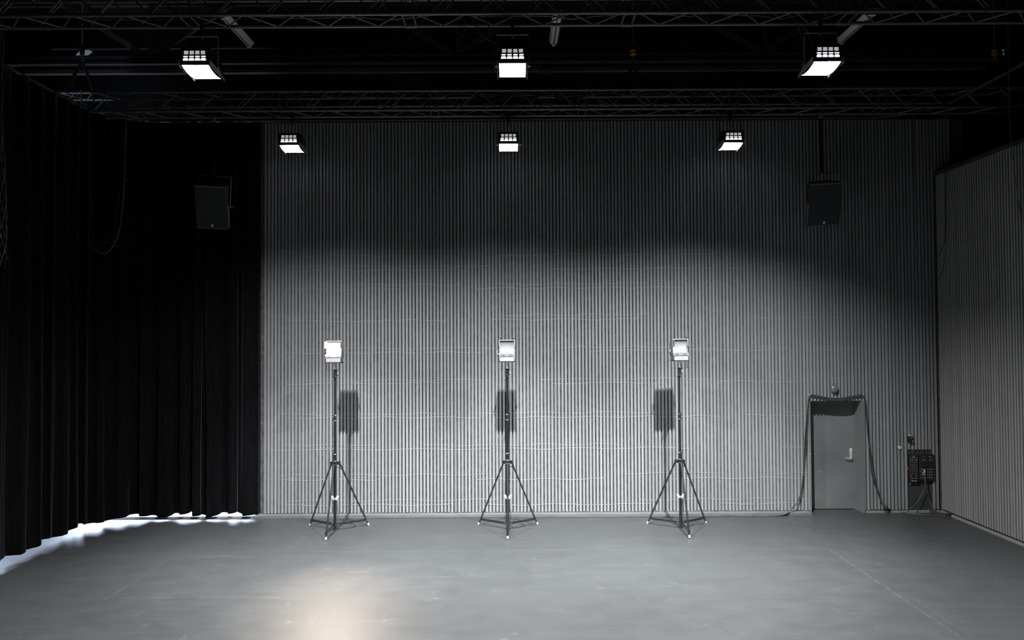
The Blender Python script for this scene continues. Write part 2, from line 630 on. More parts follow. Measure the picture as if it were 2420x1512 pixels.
b1 = MB()
b1.box(WX - 0.012, WX + 0.01, -3.0, WY - 0.02, 0.0, 0.045)
tag(b1.build('baseboard_right', M['trim']), kind='structure')
b2 = MB()
b2.box(DX1 + 0.06, WX - 0.02, WY - 0.012, WY + 0.03, 0.0, 0.042)
tag(b2.build('baseboard_back', M['trim']), kind='structure')
b3 = MB()
b3.box(LX0 - 0.12, DX0 - 0.06, WY - 0.16, WY + 0.03, 0.0, 0.046)
tag(b3.build('trim_2', M['plank']), kind='structure')
b4 = MB()
b4.box(-9.9, LX0 - 0.13, WY - 0.15, WY + 0.02, 0.0, 0.040)
tag(b4.build('trim_3', M['trim']), kind='structure')

# daylight windows behind the curtain
for i, (a, b_, horiz) in enumerate((((-9.4, 0.45, 15.17), (-5.6, 2.4, 15.17), True), ((-9.97, 1.45, 4.0), (-9.97, 2.15, 13.2), False))):
    w = MB()
    if horiz:
        w.box(a[0], b_[0], 15.15, 15.17, a[1], b_[1])
    else:
        w.box(-9.99, -9.97, a[2], b_[2], a[1], b_[1])
    win = tag(w.build('window_%d' % (i + 1), M['daylight'] if horiz else M['daylight_side']), kind='structure')
    fr = MB()
    if horiz:
        n = 4
        for k in range(n + 1):
            x = a[0] + (b_[0] - a[0]) * k / n
            fr.box(x - 0.03, x + 0.03, 15.10, 15.19, a[1], b_[1])
        for z in (a[1], b_[1]):
            fr.box(a[0], b_[0], 15.10, 15.19, z - 0.03, z + 0.03)
    else:
        n = 8
        for k in range(n + 1):
            y = a[2] + (b_[2] - a[2]) * k / n
            fr.box(-9.99, -9.92, y - 0.03, y + 0.03, a[1], b_[1])
        for z in (a[1], b_[1]):
            fr.box(-9.99, -9.92, a[2], b_[2], z - 0.03, z + 0.03)
    fr.build('window_frame', M['lamp_black'], win)
# two small panes high in the gable
for i, poly in enumerate((((179, 130), (197, 111), (218, 122), (207, 130)), ((2354, 130), (2373, 116), (2373, 130)))):
    w = MB()
    pts = [at(px, py, FB + 0.30) for px, py in poly]
    w.prism([(p.x, p.z) for p in pts], 'y', FB + 0.30, FB + 0.316)
    tag(w.build('window_%d' % (i + 3), M['sky_pane']), kind='structure')

# door
DY = WY + 0.30
dl = MB()
dl.box(DX0 + 0.02, DX1 - 0.02, DY, DY + 0.05, 0.012, DZ + 0.02)
door = tag(dl.build('door_1', M['door']), kind='structure')
fr = MB()
fr.box(DX0 - 0.035, DX0, WY - 0.012, DY + 0.04, 0, DZ)
fr.box(DX1, DX1 + 0.035, WY - 0.012, DY + 0.04, 0, DZ)
fr.box(DX0, DX1, WY + 0.045, DY + 0.04, DZ, DZ + 0.018)
fr.box(DX0, DX0 + 0.045, DY - 0.03, DY + 0.0, 0, DZ)
fr.box(DX1 - 0.02, DX1, DY - 0.012, DY + 0.0, 0, DZ)
fr.build('door_frame', M['door'], door)
hp = MB()
pl0, pl1 = at(2007.5, 1059, DY), at(2014.5, 1085, DY)
hp.bevel_box(pl0.x, pl1.x, DY - 0.010, DY + 0.001, pl1.z, pl0.z, 0.003)
hp.lathe([(0.012, 0.0), (0.012, 0.016)], 14, Matrix.Translation((at(2011.5, 1066, DY).x, DY - 0.009, at(2011, 1066, DY).z)) @ Matrix.Rotation(math.pi / 2, 4, 'X'))
handle_plate = hp.build('lock_plate', M['steel'], door, True)
lv = MB()
pv = at(2011, 1081, DY)
lv.tube(smooth_path([(pv.x, DY - 0.005, pv.z), (pv.x, DY - 0.05, pv.z), (pv.x - 0.03, DY - 0.058, pv.z), (pv.x - 0.08, DY - 0.058, pv.z - 0.004), (pv.x - 0.135, DY - 0.05, pv.z + 0.006)], 6), 0.0095, 10)
lv.build('door_handle', M['steel'], door, True)

# ------------------------------------------------------------------ curtain and its track
def track_path(off, y_start, y_end_right):
    """left run, corner, back run, corner, right run; off pulls it into the room"""
    p = [Vector((-7.72 + off, y, 0)) for y in [y_start + (12.35 - y_start) * i / 30 for i in range(31)]]
    c = Vector((-6.62 + off, 12.35, 0))
    for i in range(1, 16):
        a = math.pi - (math.pi / 2) * i / 15
        p.append(c + Vector((1.10 * math.cos(a), 1.10 * math.sin(a), 0)))
    return p


def resample(p, step):
    out, acc = [p[0].copy()], 0.0
    for a, b in zip(p, p[1:]):
        L = (b - a).length
        t = step - acc
        while t <= L:
            out.append(a.lerp(b, t / L))
            t += step
        acc = (acc + L) % step if L >= step - acc else acc + L
    return out


cp = track_path(0.0, 3.0, 0)
cp += [Vector((x, 13.45, 0)) for x in [-6.6 + (LX0 - 0.02 + 6.6) * i / 14 for i in range(15)]][1:]
cp = resample(cp, 0.02)
# irregular folds: positions where the cloth swings forward and back
phase, ph = [], 0.0
wl, left = 0.34, 0.0
for i in range(len(cp)):
    if left <= 0:
        wl = R.choice((0.20, 0.26, 0.30, 0.36, 0.44))
        left = wl
    ph += 2 * math.pi * 0.02 / wl
    left -= 0.02
    phase.append(ph)
cur = MB()
zs = [0.0, 0.12, 0.5, 1.2, 2.4, 4.0, 5.6, 7.0, 7.58]
vs, fs = [], []
nz = len(zs)
for i, p in enumerate(cp):
    t = (cp[min(i + 1, len(cp) - 1)] - cp[max(i - 1, 0)]).normalized()
    nrm = Vector((t.y, -t.x, 0))
    lip = (0.082 if p.y > 13.0 else 0.115) + 0.028 * math.sin(0.35 * phase[i] + 1.0) + 0.012 * math.sin(1.07 * phase[i])
    for z in zs:
        zz = max(z, 0) if z > 0 else lip
        k = 1.0 - 0.35 * (zz / 7.6)
        s = math.sin(phase[i] + 0.25 * math.sin(zz * 0.9 + phase[i] * 0.13))
        s = math.copysign(abs(s) ** 0.7, s)
        a = 0.074 * k * s + 0.012 * math.sin(phase[i] * 2.3 + 1.0) + 0.018 * math.sin(phase[i] * 0.37 + zz * 0.4)
        b = 0.030 * k * math.cos(2 * phase[i])
        edge = min(1.0, (len(cp) - 1 - i) / 12)
        q = p + nrm * (a * (0.4 + 0.6 * edge)) + t * (b * edge)
        vs.append((q.x, q.y, max(zz, lip) if z <= 0.12 and z > 0 and False else zz if z != 0.12 else max(0.12, lip + 0.03)))
for i in range(len(cp) - 1):
    for j in range(nz - 1):
        fs.append((i * nz + j, (i + 1) * nz + j, (i + 1) * nz + j + 1, i * nz + j + 1))
cur.raw(vs, fs)
curtain = cur.build('curtain', M['velvet'], None, True)
sm = curtain.modifiers.new('thick', 'SOLIDIFY')
sm.thickness = 0.006
tag(curtain, 'floor-length black velvet stage curtain hanging in folds round the left corner', 'curtain')

tr = MB()
tp = [Vector((-7.72, y, 0)) for y in (3.0, 6.0, 9.0, 12.35)] + track_path(0, 3, 0)[31:]
tp += [Vector((x, 13.45, 0)) for x in (-4.0, 0.0, 4.0, 6.9)]
for i in range(1, 16):
    a = math.pi / 2 - (math.pi / 2) * i / 15
    tp.append(Vector((6.9 + 1.05 * math.cos(a), 12.40 + 1.05 * math.sin(a), 0)))
tp += [Vector((7.95, y, 0)) for y in (10.0, 7.0, 3.0)]
tr.tube([p + Vector((0, 0, 7.615)) for p in tp], 0.026, 8)
track = tag(tr.build('curtain_track', M['girder'], None, True), 'dark curved curtain track running along the top of the slatted wall', 'curtain track')

# ------------------------------------------------------------------ lighting trusses
def truss(name, Y0, Y1, z0, z1, x0, x1, joint0, joint_step, label):
    root = empty(name, (0, (Y0 + Y1) / 2, z0))
    hy, hz = (Y1 - Y0) / 2, z1 - z0
    for (y, z) in ((-hy, 0), (hy, 0), (-hy, hz), (hy, hz)):
        MB().tube([(x0, y, z), (x1, y, z)], 0.0245, 12).build('chord', M['truss'], root, True)
    joints = []
    j = joint0
    while j < x1:
        joints.append(j)
        j += joint_step
    segs = [x0] + joints + [x1]
    faces = [((-hy, 0), (hy, 0)), ((-hy, 0), (-hy, hz)), ((hy, 0), (hy, hz)), ((-hy, hz), (hy, hz))]
    for fi, (a, b) in enumerate(faces):
        m = MB()
        for s0, s1 in zip(segs, segs[1:]):
            u0, u1 = s0 + 0.10, s1 - 0.10
            if u1 - u0 < 0.3:
                continue
            n = max(2, round((u1 - u0) / 0.345))
            prev = None
            for i in range(n + 1):
                x = u0 + (u1 - u0) * i / n
                q = a if (i + fi) % 2 == 0 else b
                cur_ = Vector((x, q[0], q[1]))
                if prev is not None:
                    m.tube([prev, cur_], 0.0105, 7)
                prev = cur_
            for x in (u0 - 0.03, u1 + 0.03):
                m.tube([(x, a[0], a[1]), (x, b[0], b[1])], 0.0105, 7)
        m.build('lacing', M['truss'], root, True)
    for jx in joints:
        for (y, z) in ((-hy, 0), (hy, 0), (-hy, hz), (hy, hz)):
            c = MB().tube([(jx - 0.075, y, z), (jx - 0.06, y, z), (jx + 0.06, y, z), (jx + 0.075, y, z)], [0.0262, 0.0300, 0.0300, 0.0262], 12).build('coupler', M['truss'], root, True)
            for dx in (-0.042, 0.042):
                MB().tube([(jx + dx, y - 0.040, z - 0.012), (jx + dx, y - 0.026, z - 0.010)], 0.0065, 6).build('pin', M['bolt'], c)
                MB().tube([(jx + dx, y, z - 0.042), (jx + dx, y, z - 0.026)], 0.0065, 6).build('pin', M['bolt'], c)
    return tag(root, label, 'truss')


ZT0, ZT1 = 7.55, 7.90
truss('lighting_truss', 8.85, 9.20, ZT0, ZT1, -8.6, 8.6, (442 - 1210) / 1660 * 9.0 - 2.85, 2.85,
      'near black box truss across the top edge carrying the larger flood lights')
truss('lighting_truss', 12.65, 13.02, ZT0, ZT1, -9.3, 9.3, (322 - 1210) / 1660 * 12.8, 2.72,
      'far black box truss in front of the slatted wall top carrying the smaller flood lights')

# pipe lying inside the far truss, with clips
pb = MB()
pb.tube([(-7.0, 12.83, 7.68), (8.0, 12.83, 7.68)], 0.022, 10)
pipe = pb.build('lighting_bar', M['truss'], None, True)
tag(pipe, 'thin black pipe running lengthwise inside the far box truss', 'pipe')
clips = MB()
for i in range(26):
    x = -6.4 + i * 0.55 + R.uniform(-0.15, 0.15)
    clips.box(x - 0.045, x + 0.045, 12.80, 12.86, 7.655, 7.71)
clips.build('clip', M['yoke'], pipe)

# cables laid in the trusses
for (Y, z, xa, xb, lab) in ((12.80, 7.86, -5.8, 4.5, 'slack black cable laid along the top of the far box truss'),
                            (9.04, 7.60, -6.8, 7.2, 'slack black cable laid along the bottom of the near box truss')):
    pts = []
    n = 46
    for i in range(n + 1):
        x = xa + (xb - xa) * i / n
        pts.append((x, Y + 0.05 * math.sin(x * 2.3) + R.uniform(-0.03, 0.03), z + 0.02 * math.sin(x * 5) + R.uniform(-0.012, 0.012)))
    tag(MB().tube(pts, 0.011, 6).build('cable', M['cable'], None, True), lab, 'cable')
# coil rings of cable hung on the far truss
for (cx, rx) in ((1155, 0.34), (1235, 0.30), (1345, 0.28)):
    c = at(cx, 222, 12.85)
    m = MB()
    for k in range(4):
        pts = [(c.x + (rx + 0.02 * k) * math.cos(a), c.y + 0.14 * math.sin(a) + 0.01 * k, 7.845 + 0.020 * k + 0.008 * math.sin(3 * a)) for a in [2 * math.pi * i / 28 for i in range(28)]]
        m.tube(pts, 0.009, 6, closed=True)
    which = {1155: 'left', 1235: 'middle', 1345: 'right'}[cx]
    tag(m.build('cable_coil', M['cable'], None, True), 'black cable coil lying in the far truss, %s one of three near the centre' % which, 'cable')

# ------------------------------------------------------------------ roof girder, boards, tube lights
GY = 13.3
gz = at(1210, 146, GY).z
g = empty('roof_girder', (0, GY, gz))
MB().box(-9.6, 9.4, -0.06, 0.06, -0.02, 0.02).build('flange', M['girder'], g)
MB().box(-9.6, 9.4, -0.015, 0.015, 0.02, 0.11).build('web', M['girder'], g)
MB().box(-9.6, 9.4, -0.06, 0.06, 0.11, 0.13).build('flange', M['girder'], g)
MB().box(-9.6, 9.4, -0.03, 0.03, CEIL - gz - 0.12, CEIL - gz).build('top_chord', M['girder'], g)
for jx in (350, 1075, 1800):
    X = at(jx, 131, GY).x
    for (dx, w) in ((-1.62, 0.055), (1.62, 0.055)):
        d = Vector((dx, 0, CEIL - 0.06 - gz - 0.12))
        L = d.length
        m4 = Matrix.Translation((X, 0, 0.12)) @ d.to_track_quat('Z', 'Y').to_matrix().to_4x4()
        mb = MB()
        mb.box(-0.05, 0.05, -0.05, 0.05, 0, L, m4)
        mb.build('diagonal', M['girder'], g)
    MB().box(X + 0.02, X + 0.10, -0.04, 0.04, 0.12, CEIL - gz - 0.1).build('post', M['girder'], g)
    MB().box(X - 0.35, X + 0.35, -0.008, 0.008, 0.03, 0.17).build('gusset', M['girder'], g)
tag(g, 'dark steel lattice roof girder with slanting diagonals behind the near truss', 'girder')
tb = MB()
bz = at(1210, 165.5, 13.4).z
tb.box(at(60, 165, 13.4).x, at(2332, 165, 13.4).x, 13.35, 13.45, bz - 0.036, bz + 0.036)
tag(tb.build('timber_beam', M['timber']), 'long brown timber beam below the roof girder', 'beam')
ub = MB()
uz = at(1210, 109, 13.5).z
ub.box(-8.9, 9.0, 13.47, 13.53, uz - 0.016, uz + 0.016)
rail_ = ub.build('steel_rail', M['girder'])
for x in (-6.5, -2.2, 2.2, 6.5):
    MB().tube([(x, 13.5, uz + 0.01), (x, 13.5, CEIL)], 0.009, 8).build('hanger', M['girder'], rail_, True)
tag(rail_, 'thin dark steel rail above the roof girder chord', 'rail')


def tube_lamp(X, tilt, label):
    root = empty('tube_light', (X, 12.45, 8.92))
    root.rotation_euler = (0, tilt, 0)
    b = MB()
    b.prism([(-0.085, 0.05), (-0.05, -0.012), (0.05, -0.012), (0.085, 0.05), (0.085, 0.056), (-0.085, 0.056)], 'y', -0.62, 0.62)
    b.build('housing', M['tube_light'], root)
    d = MB()
    d.tube([(0, -0.56, -0.028), (0, 0.56, -0.028)], 0.016, 10)
    d.build('tube', M['lamp_white'], root, True)
    for y in (-0.585, 0.585):
        MB().box(-0.03, 0.03, y - 0.022, y + 0.022, -0.050, -0.010).build('tube_holder', M['tube_light'], root)
    s = MB()
    for y in (-0.4, 0.4):
        s.tube([(0, y, 0.055), (0, y, CEIL - 8.92)], 0.006, 6)
    s.build('hanger', M['girder'], root)
    tag(root, label, 'tube light')


tube_lamp(-4.9, 0.0, 'unlit pale tube light on the dark ceiling above the left hanging flood light')
tube_lamp(0.81, 0.0, 'unlit pale tube light on the dark ceiling right of the centre flood light')
tube_lamp(6.2, 0.0, 'unlit pale tube light on the dark ceiling above the right hanging flood light')

# dome below the timber beam
dc = at(1290, 168, 11.75)
dm = empty('dome_lamp', dc)
MB().lathe([(0.118, -0.012), (0.122, 0.0), (0.112, 0.022), (0.085, 0.045), (0.045, 0.060), (0.012, 0.066)], 28).build('shade', M['lamp_black'], dm, True)
MB().tube([(0, 0, 0.06), (0, 0, CEIL - dc.z)], 0.008, 8).build('stem', M['lamp_black'], dm, True)
tag(dm, 'small black dome lamp hanging in front of the brown timber beam', 'lamp')

# chain hoists
def hoist(px, ring, label):
    X = at(px, 120, 12.83).x
    hz = at(px, 107, 12.83).z
    root = empty('chain_hoist', (X, 12.83, ZT1))
    ch = MB()
    z = CEIL - ZT1
    k = 0
    zb = hz - ZT1
    while z > zb:
        a = [(0.010 * math.cos(t), 0.0, z - 0.018 + 0.022 * math.sin(t)) for t in [2 * math.pi * i / 10 for i in range(10)]]
        if k % 2:
            a = [(p[1], p[0], p[2]) for p in a]
        ch.tube(a, 0.0042, 5, closed=True)
        z -= 0.034
        k += 1
    ch.build('chain', M['chain'], root)
    MB().lathe([(0.048, zb - 0.095), (0.045, zb - 0.05), (0.020, zb), (0.010, zb + 0.02)], 16).build('hook_block', M['sling'], root, True)
    if ring:
        MB().lathe([(0.040, zb - 0.185), (0.052, zb - 0.180), (0.052, zb - 0.165), (0.041, zb - 0.155), (0.041, zb - 0.115), (0.052, zb - 0.108), (0.052, zb - 0.096), (0.040, zb - 0.094)], 18).build('ring', M['orange'], root, True)
    else:
        MB().lathe([(0.034, zb - 0.185), (0.042, zb - 0.14), (0.042, zb - 0.094)], 18).build('ring', M['sling'], root, True)
    hk = [(0.0, 0, zb - 0.18), (0.0, 0, zb - 0.22), (0.026, 0, zb - 0.25), (0.026, 0, zb - 0.285), (0.0, 0, zb - 0.305), (-0.026, 0, zb - 0.285), (-0.024, 0, zb - 0.26)]
    MB().tube(smooth_path(hk, 5), 0.010, 8).build('hook', M['chain'], root, True)
    for s in (-1, 1):
        m = MB()
        p0, p1 = Vector((0, 0, zb - 0.30)), Vector((s * 0.13, s * 0.18, 0.02))
        m.tube([p0, p0.lerp(p1, 0.5) + Vector((s * 0.03, 0, 0)), p1], [0.022, 0.030, 0.034], 8)
        m.tube([(p1.x, p1.y, 0.05), (p1.x, p1.y + s * 0.035, 0.0), (p1.x, p1.y + s * 0.02, -0.04), (p1.x, p1.y - s * 0.03, -0.03), (p1.x, p1.y - s * 0.035, 0.02)], 0.010, 6, closed=True)
        m.build('sling', M['sling'], root, True)
    tag(root, label, 'chain hoist', 'chain hoists holding the far truss')


hoist(194, False, 'chain hoist with plain black hook block and slings above the far truss, leftmost')
hoist(1496, True, 'chain hoist with orange hook ring near the middle of the far truss')
hoist(2350, True, 'chain hoist with orange hook ring at the right end of the far truss')

# ------------------------------------------------------------------ hanging flood lights
def make_flood():
    root = empty('flood_light')
    hw = 0.172
    # housing shell open below: near face, roof and curved back, two side cheeks
    sh = MB()
    prof = [(-0.205, -0.038), (-0.205, 0.15), (-0.165, 0.19), (0.02, 0.20), (0.12, 0.175), (0.20, 0.09), (0.235, 0.0), (0.238, -0.062)]
    inner = [(0.226, -0.062), (0.222, 0.0), (0.19, 0.08), (0.11, 0.16), (0.01, 0.185), (-0.15, 0.176), (-0.188, 0.14), (-0.192, -0.038)]
    for a, b in zip(prof, prof[1:]):
        sh.raw([(-hw, a[0], a[1]), (hw, a[0], a[1]), (hw, b[0], b[1]), (-hw, b[0], b[1])], [(0, 1, 2, 3)])
    for a, b in zip(inner[4:], inner[5:]):
        sh.raw([(-hw, a[0], a[1]), (hw, a[0], a[1]), (hw, b[0], b[1]), (-hw, b[0], b[1])], [(0, 1, 2, 3)])
    sh.raw([(-hw, -0.205, -0.038), (hw, -0.205, -0.038), (hw, -0.192, -0.038), (-hw, -0.192, -0.038)], [(0, 1, 2, 3)])
    for a, b in (((0.238, -0.062), (0.226, -0.060)), ((0.186, 0.105), (0.19, 0.112)), ((0.07, 0.172), (0.06, 0.196))):
        sh.raw([(-hw, a[0], a[1]), (hw, a[0], a[1]), (hw, b[0], b[1]), (-hw, b[0], b[1])], [(0, 1, 2, 3)])
    cheek = prof + [(0.15, -0.083), (0.05, -0.090), (-0.06, -0.080), (-0.15, -0.058)]
    for s in (-1, 1):
        sh.prism(cheek, 'x', s * hw, s * (hw + 0.012))
    sh.build('housing', M['lamp_black'], root)
    for s in (-1, 1):
        ln_ = MB()
        ln_.prism([(0.222, -0.058), (0.15, -0.081), (0.05, -0.088), (-0.06, -0.078), (-0.15, -0.056), (-0.19, -0.038), (-0.19, 0.06), (0.18, 0.10)], 'x', s * (hw - 0.0035), s * (hw - 0.0005))
        ln_.build('side_lining', M['lining'], root)
    rf = MB()
    refl = [(0.226, -0.060), (0.222, 0.0), (0.208, 0.055), (0.186, 0.105)]
    upper = [(0.186, 0.105), (0.13, 0.145), (0.07, 0.172)]
    uf = MB()
    for a, b in zip(upper, upper[1:]):
        uf.raw([(-hw, a[0], a[1]), (hw, a[0], a[1]), (hw, b[0], b[1]), (-hw, b[0], b[1])], [(0, 1, 2, 3)])
    uf.build('upper_reflector', M['lamp_black'], root)
    nx = 16
    for a, b in zip(refl, refl[1:]):
        rf.raw([(-hw, a[0], a[1]), (hw, a[0], a[1]), (hw, b[0], b[1]), (-hw, b[0], b[1])], [(0, 1, 2, 3)])
    rf.build('reflector', M['flood_glow'], root)
    # slots in the near face through which the lamp glimmers
    for c in range(4):
        x = -0.1065 + c * 0.071
        dm_ = MB()
        for r_ in range(3):
            z = 0.132 - r_ * 0.016
            dm_.box(x - 0.026, x + 0.026, -0.210, -0.2045, z - 0.0045, z + 0.0045)
        dm_.build('vent_slot', M['slot_dim'], root)
        br = MB()
        xx = x * 1.06
        br.box(xx - 0.026, xx + 0.026, -0.211, -0.2045, 0.060, 0.070)
        br.raw([(xx - 0.031, -0.2095, 0.014), (xx + 0.031, -0.2095, 0.014), (xx + 0.031, -0.2095, 0.034), (xx + 0.018, -0.2095, 0.044), (xx - 0.018, -0.2095, 0.044), (xx - 0.031, -0.2095, 0.034)], [(0, 1, 2, 3, 4, 5)])
        br.build('vent_slot', M['slot_bright'], root)
    for s in (-1, 1):
        fl_ = MB()
        fl_.prism([(-0.215, -0.035), (-0.215, 0.015), (0.10, 0.0), (0.25, -0.06), (0.25, -0.088), (-0.19, -0.060)], 'x', s * 0.194, s * 0.197)
        fl_.build('side_flag', M['flag'], root)
    yk = MB()
    for s in (-1, 1):
        yk.box(s * 0.207, s * 0.212, -0.016, 0.016, -0.02, 0.41)
    yk.box(-0.212, 0.212, -0.016, 0.016, 0.405, 0.411)
    yk.build('yoke', M['yoke'], root)
    for s in (-1, 1):
        kb = MB()
        kb.tube([(s * 0.184, 0, 0), (s * 0.222, 0, 0)], 0.010, 10)
        kb.tube([(s * 0.212, 0, 0), (s * 0.228, 0, 0)], 0.013, 10)
        kb.build('pivot_bolt', M['bolt'], root, True)
    wh = MB()
    a = [(0.2145, 0.030 * math.cos(t), 0.030 * math.sin(t) - 0.005) for t in [2 * math.pi * i / 20 for i in range(20)]]
    if True:
        wh.tube([(-p[0] - 0.012, p[1] * 1.6, p[2] * 1.6) for p in a], 0.004, 6, closed=True)
    wh.build('tilt_wheel', M['yoke'], root, True)
    cl = MB()
    cl.box(-0.017, 0.017, -0.020, 0.020, 0.411, 0.60)
    cl.tube([(0, 0.0, 0.585), (0, -0.04, 0.60), (0, -0.045, 0.64), (0, 0.0, 0.672), (0, 0.045, 0.64), (0, 0.04, 0.60)], 0.010, 6)
    cl.build('clamp', M['lamp_black'], root)
    bt = MB()
    bt.tube([(0, 0, 0.36), (0, 0, 0.41)], 0.009, 8)
    bt.lathe([(0.016, 0.385), (0.016, 0.403)], 6)
    bt.build('clamp_bolt', M['bolt'], root)
    sf = MB()
    sf.tube(smooth_path([(-0.208, 0.0, 0.10), (-0.235, -0.02, 0.16), (-0.25, -0.03, 0.32), (-0.30, -0.02, 0.50), (-0.36, 0.0, 0.62), (-0.40, 0.02, 0.655)], 6), 0.006, 6)
    sf.build('power_cable', M['cable_grey'], root, True)
    return root


fl0 = make_flood()
PIV_Z = 6.935
spots = [
    (-4.0, 9.02, 'front', 'lit flood light hanging from the near truss at upper left'),
    (0.025, 9.02, 'front', 'lit flood light hanging from the near truss at the top centre'),
    (4.02, 9.02, 'front', 'lit flood light hanging from the near truss at upper right'),
    (-4.02, 12.835, 'back', 'smaller lit flood light under the far truss beside the curtain edge'),
    (-0.045, 12.835, 'back', 'smaller lit flood light under the far truss, above the middle stand'),
    (4.03, 12.835, 'back', 'smaller lit flood light under the far truss, above and left of the right loudspeaker'),
]
for i, (x, y, row, lab) in enumerate(spots):
    o = fl0 if i == 0 else copy_tree(fl0)
    o.location = (x, y, PIV_Z if row == 'front' else 6.955)
    tag(o, lab, 'flood light', 'flood lights hanging from the near truss' if row == 'front' else 'flood lights hanging from the far truss')

# ------------------------------------------------------------------ stands and the lamps on them
def make_stand():
    root = empty('light_stand')
    MB().tube([(0, 0, 0.03), (0, 0, 1.20)], 0.0265, 18).build('column', M['stand'], root, True)
    MB().tube([(0, 0, 1.18), (0, 0, 1.95)], 0.0235, 18).build('middle_tube', M['stand'], root, True)
    MB().tube([(0, 0, 1.92), (0, 0, 2.72)], 0.0195, 18).build('upper_tube', M['stand'], root, True)

    def collar(z0, z1, r):
        c = MB()
        c.lathe([(r * 0.9, z0), (r * 1.12, z0 + 0.006), (r * 1.12, z0 + 0.022), (r, z0 + 0.026), (r, z1 - 0.026), (r * 1.12, z1 - 0.022), (r * 1.12, z1 - 0.004), (r * 0.9, z1)], 20)
        o = c.build('collar', M['stand'], root, True)
        rim = MB()
        for z in (z0 + 0.012, z1 - 0.012):
            rim.lathe([(r * 1.13, z - 0.006), (r * 1.2, z - 0.003), (r * 1.2, z + 0.003), (r * 1.13, z + 0.006)], 20)
        for dx in (-0.016, 0.016):
            for dz in (0.35, 0.65):
                z = z0 + (z1 - z0) * dz
                rim.tube([(dx, -r * 0.8, z), (dx, -r * 1.25, z)], 0.006, 8)
        rim.build('collar_rim', M['chrome'], o, True)
        return o
    collar(1.935, 2.055, 0.027)
    collar(1.22, 1.365, 0.032)
    hub = MB()
    hub.lathe([(0.034, 1.165), (0.050, 1.170), (0.050, 1.215), (0.034, 1.222)], 20)
    for k in range(3):
        a = -math.pi / 2 + k * 2 * math.pi / 3
        u, w = Vector((math.cos(a), math.sin(a), 0)), Vector((-math.sin(a), math.cos(a), 0))
        for s in (-1, 1):
            m4 = Matrix(((u.x, w.x, 0, 0), (u.y, w.y, 0, 0), (0, 0, 1, 0), (0, 0, 0, 1)))
            hub.box(0.035, 0.098, s * 0.018 - 0.004, s * 0.018 + 0.004, 1.165, 1.215, m4)
    hub.build('hub', M['stand'], root, True)
    hb = MB()
    for k in range(3):
        a = -math.pi / 2 + k * 2 * math.pi / 3
        u, w = Vector((math.cos(a), math.sin(a), 0)), Vector((-math.sin(a), math.cos(a), 0))
        c = u * 0.083 + Vector((0, 0, 1.182))
        hb.tube([c - w * 0.030, c + w * 0.030], 0.009, 8)
    hb.build('hub_bolt', M['chrome'], root, True)
    Rf = 0.625
    for k in range(3):
        a = -math.pi / 2 + k * 2 * math.pi / 3
        u, w = Vector((math.cos(a), math.sin(a), 0)), Vector((-math.sin(a), math.cos(a), 0))
        p0, p1 = u * 0.083 + Vector((0, 0, 1.182)), u * Rf + Vector((0, 0, 0.0))
        d = (p1 - p0).normalized()
        leg = MB().tube([p0, p1 - d * 0.045], 0.0155, 14).build('leg', M['leg_chrome'], root, True)
        MB().tube([p1 - d * 0.060, p1 - d * 0.045, p1 - d * 0.012, p1 - d * 0.008], [0.0155, 0.0185, 0.0185, 0.010], 12).build('foot', M['foot'], leg, True)
        q = p0.lerp(p1, 0.905)
        c = u * 0.045 + Vector((0, 0, 0.105))
        for s in (-1, 1):
            bar_d = (q - c).normalized()
            bar_n = bar_d.cross(w)
            vs_ = [base + w * (0.020 * s + dx) + bar_n * dz for base in (c - bar_d * 0.012, q + bar_d * 0.012) for dx in (-0.0035, 0.0035) for dz in (-0.0125, 0.0125)]
            brace = MB().raw(vs_, [(0, 1, 3, 2), (4, 6, 7, 5), (0, 4, 5, 1), (2, 3, 7, 6), (0, 2, 6, 4), (1, 5, 7, 3)]).build('brace', M['stand'], root)
            for e, r_ in ((q, 0.009), (c, 0.011)):
                MB().tube([e + w * s * 0.016, e + w * s * 0.034], r_, 8).build('brace_bolt', M['chrome'], brace, True)
    MB().lathe([(0.030, 0.085), (0.046, 0.09), (0.046, 0.125), (0.030, 0.13)], 18).build('brace_hub', M['stand'], root, True)
    cp_ = MB()
    cp_.lathe([(0.030, 0.545), (0.036, 0.548), (0.036, 0.585), (0.030, 0.588)], 18)
    for s in (-1, 1):
        cp_.prism([(s * 0.030, 0.548), (s * 0.045, 0.548), (s * 0.050, 0.575), (s * 0.070, 0.592), (s * 0.070, 0.612), (s * 0.030, 0.612)], 'y', -0.012, 0.012)
    cp_.build('cable_clip', M['foot'], root, True)
    kn = MB()
    kn.tube([(0.03, 0, 1.12), (0.085, 0.02, 1.105)], 0.006, 8)
    kn.tube([(0.075, 0.015, 1.108), (0.105, 0.025, 1.10)], 0.014, 10)
    kn.build('crank_knob', M['stand'], root, True)
    so = MB()
    so.lathe([(0.021, 2.68), (0.027, 2.685), (0.027, 2.735), (0.023, 2.742), (0.023, 2.84), (0.019, 2.85)], 18)
    so.build('socket', M['stand'], root, True)
    sp = MB()
    sp.tube([(0, -0.02, 2.70), (0, -0.036, 2.70)], 0.011, 10)
    sp.tube([(0, -0.018, 2.80), (0, -0.032, 2.80)], 0.009, 10)
    sp.tube([(-0.022, 0, 2.70), (-0.045, -0.01, 2.69)], 0.007, 8)
    sp.build('socket_screw', M['chrome'], root, True)
    pg = MB()
    pg.lathe([(0.009, 2.745), (0.013, 2.75), (0.013, 2.84), (0.009, 2.845)], 12, Matrix.Translation((0.038, 0, 0)))
    pg.build('cable_plug', M['cable'], root, True)
    MB().box(0.047, 0.0525, -0.009, 0.004, 2.77, 2.82).build('plug_label', M['yellow'], root)
    dc_ = MB()
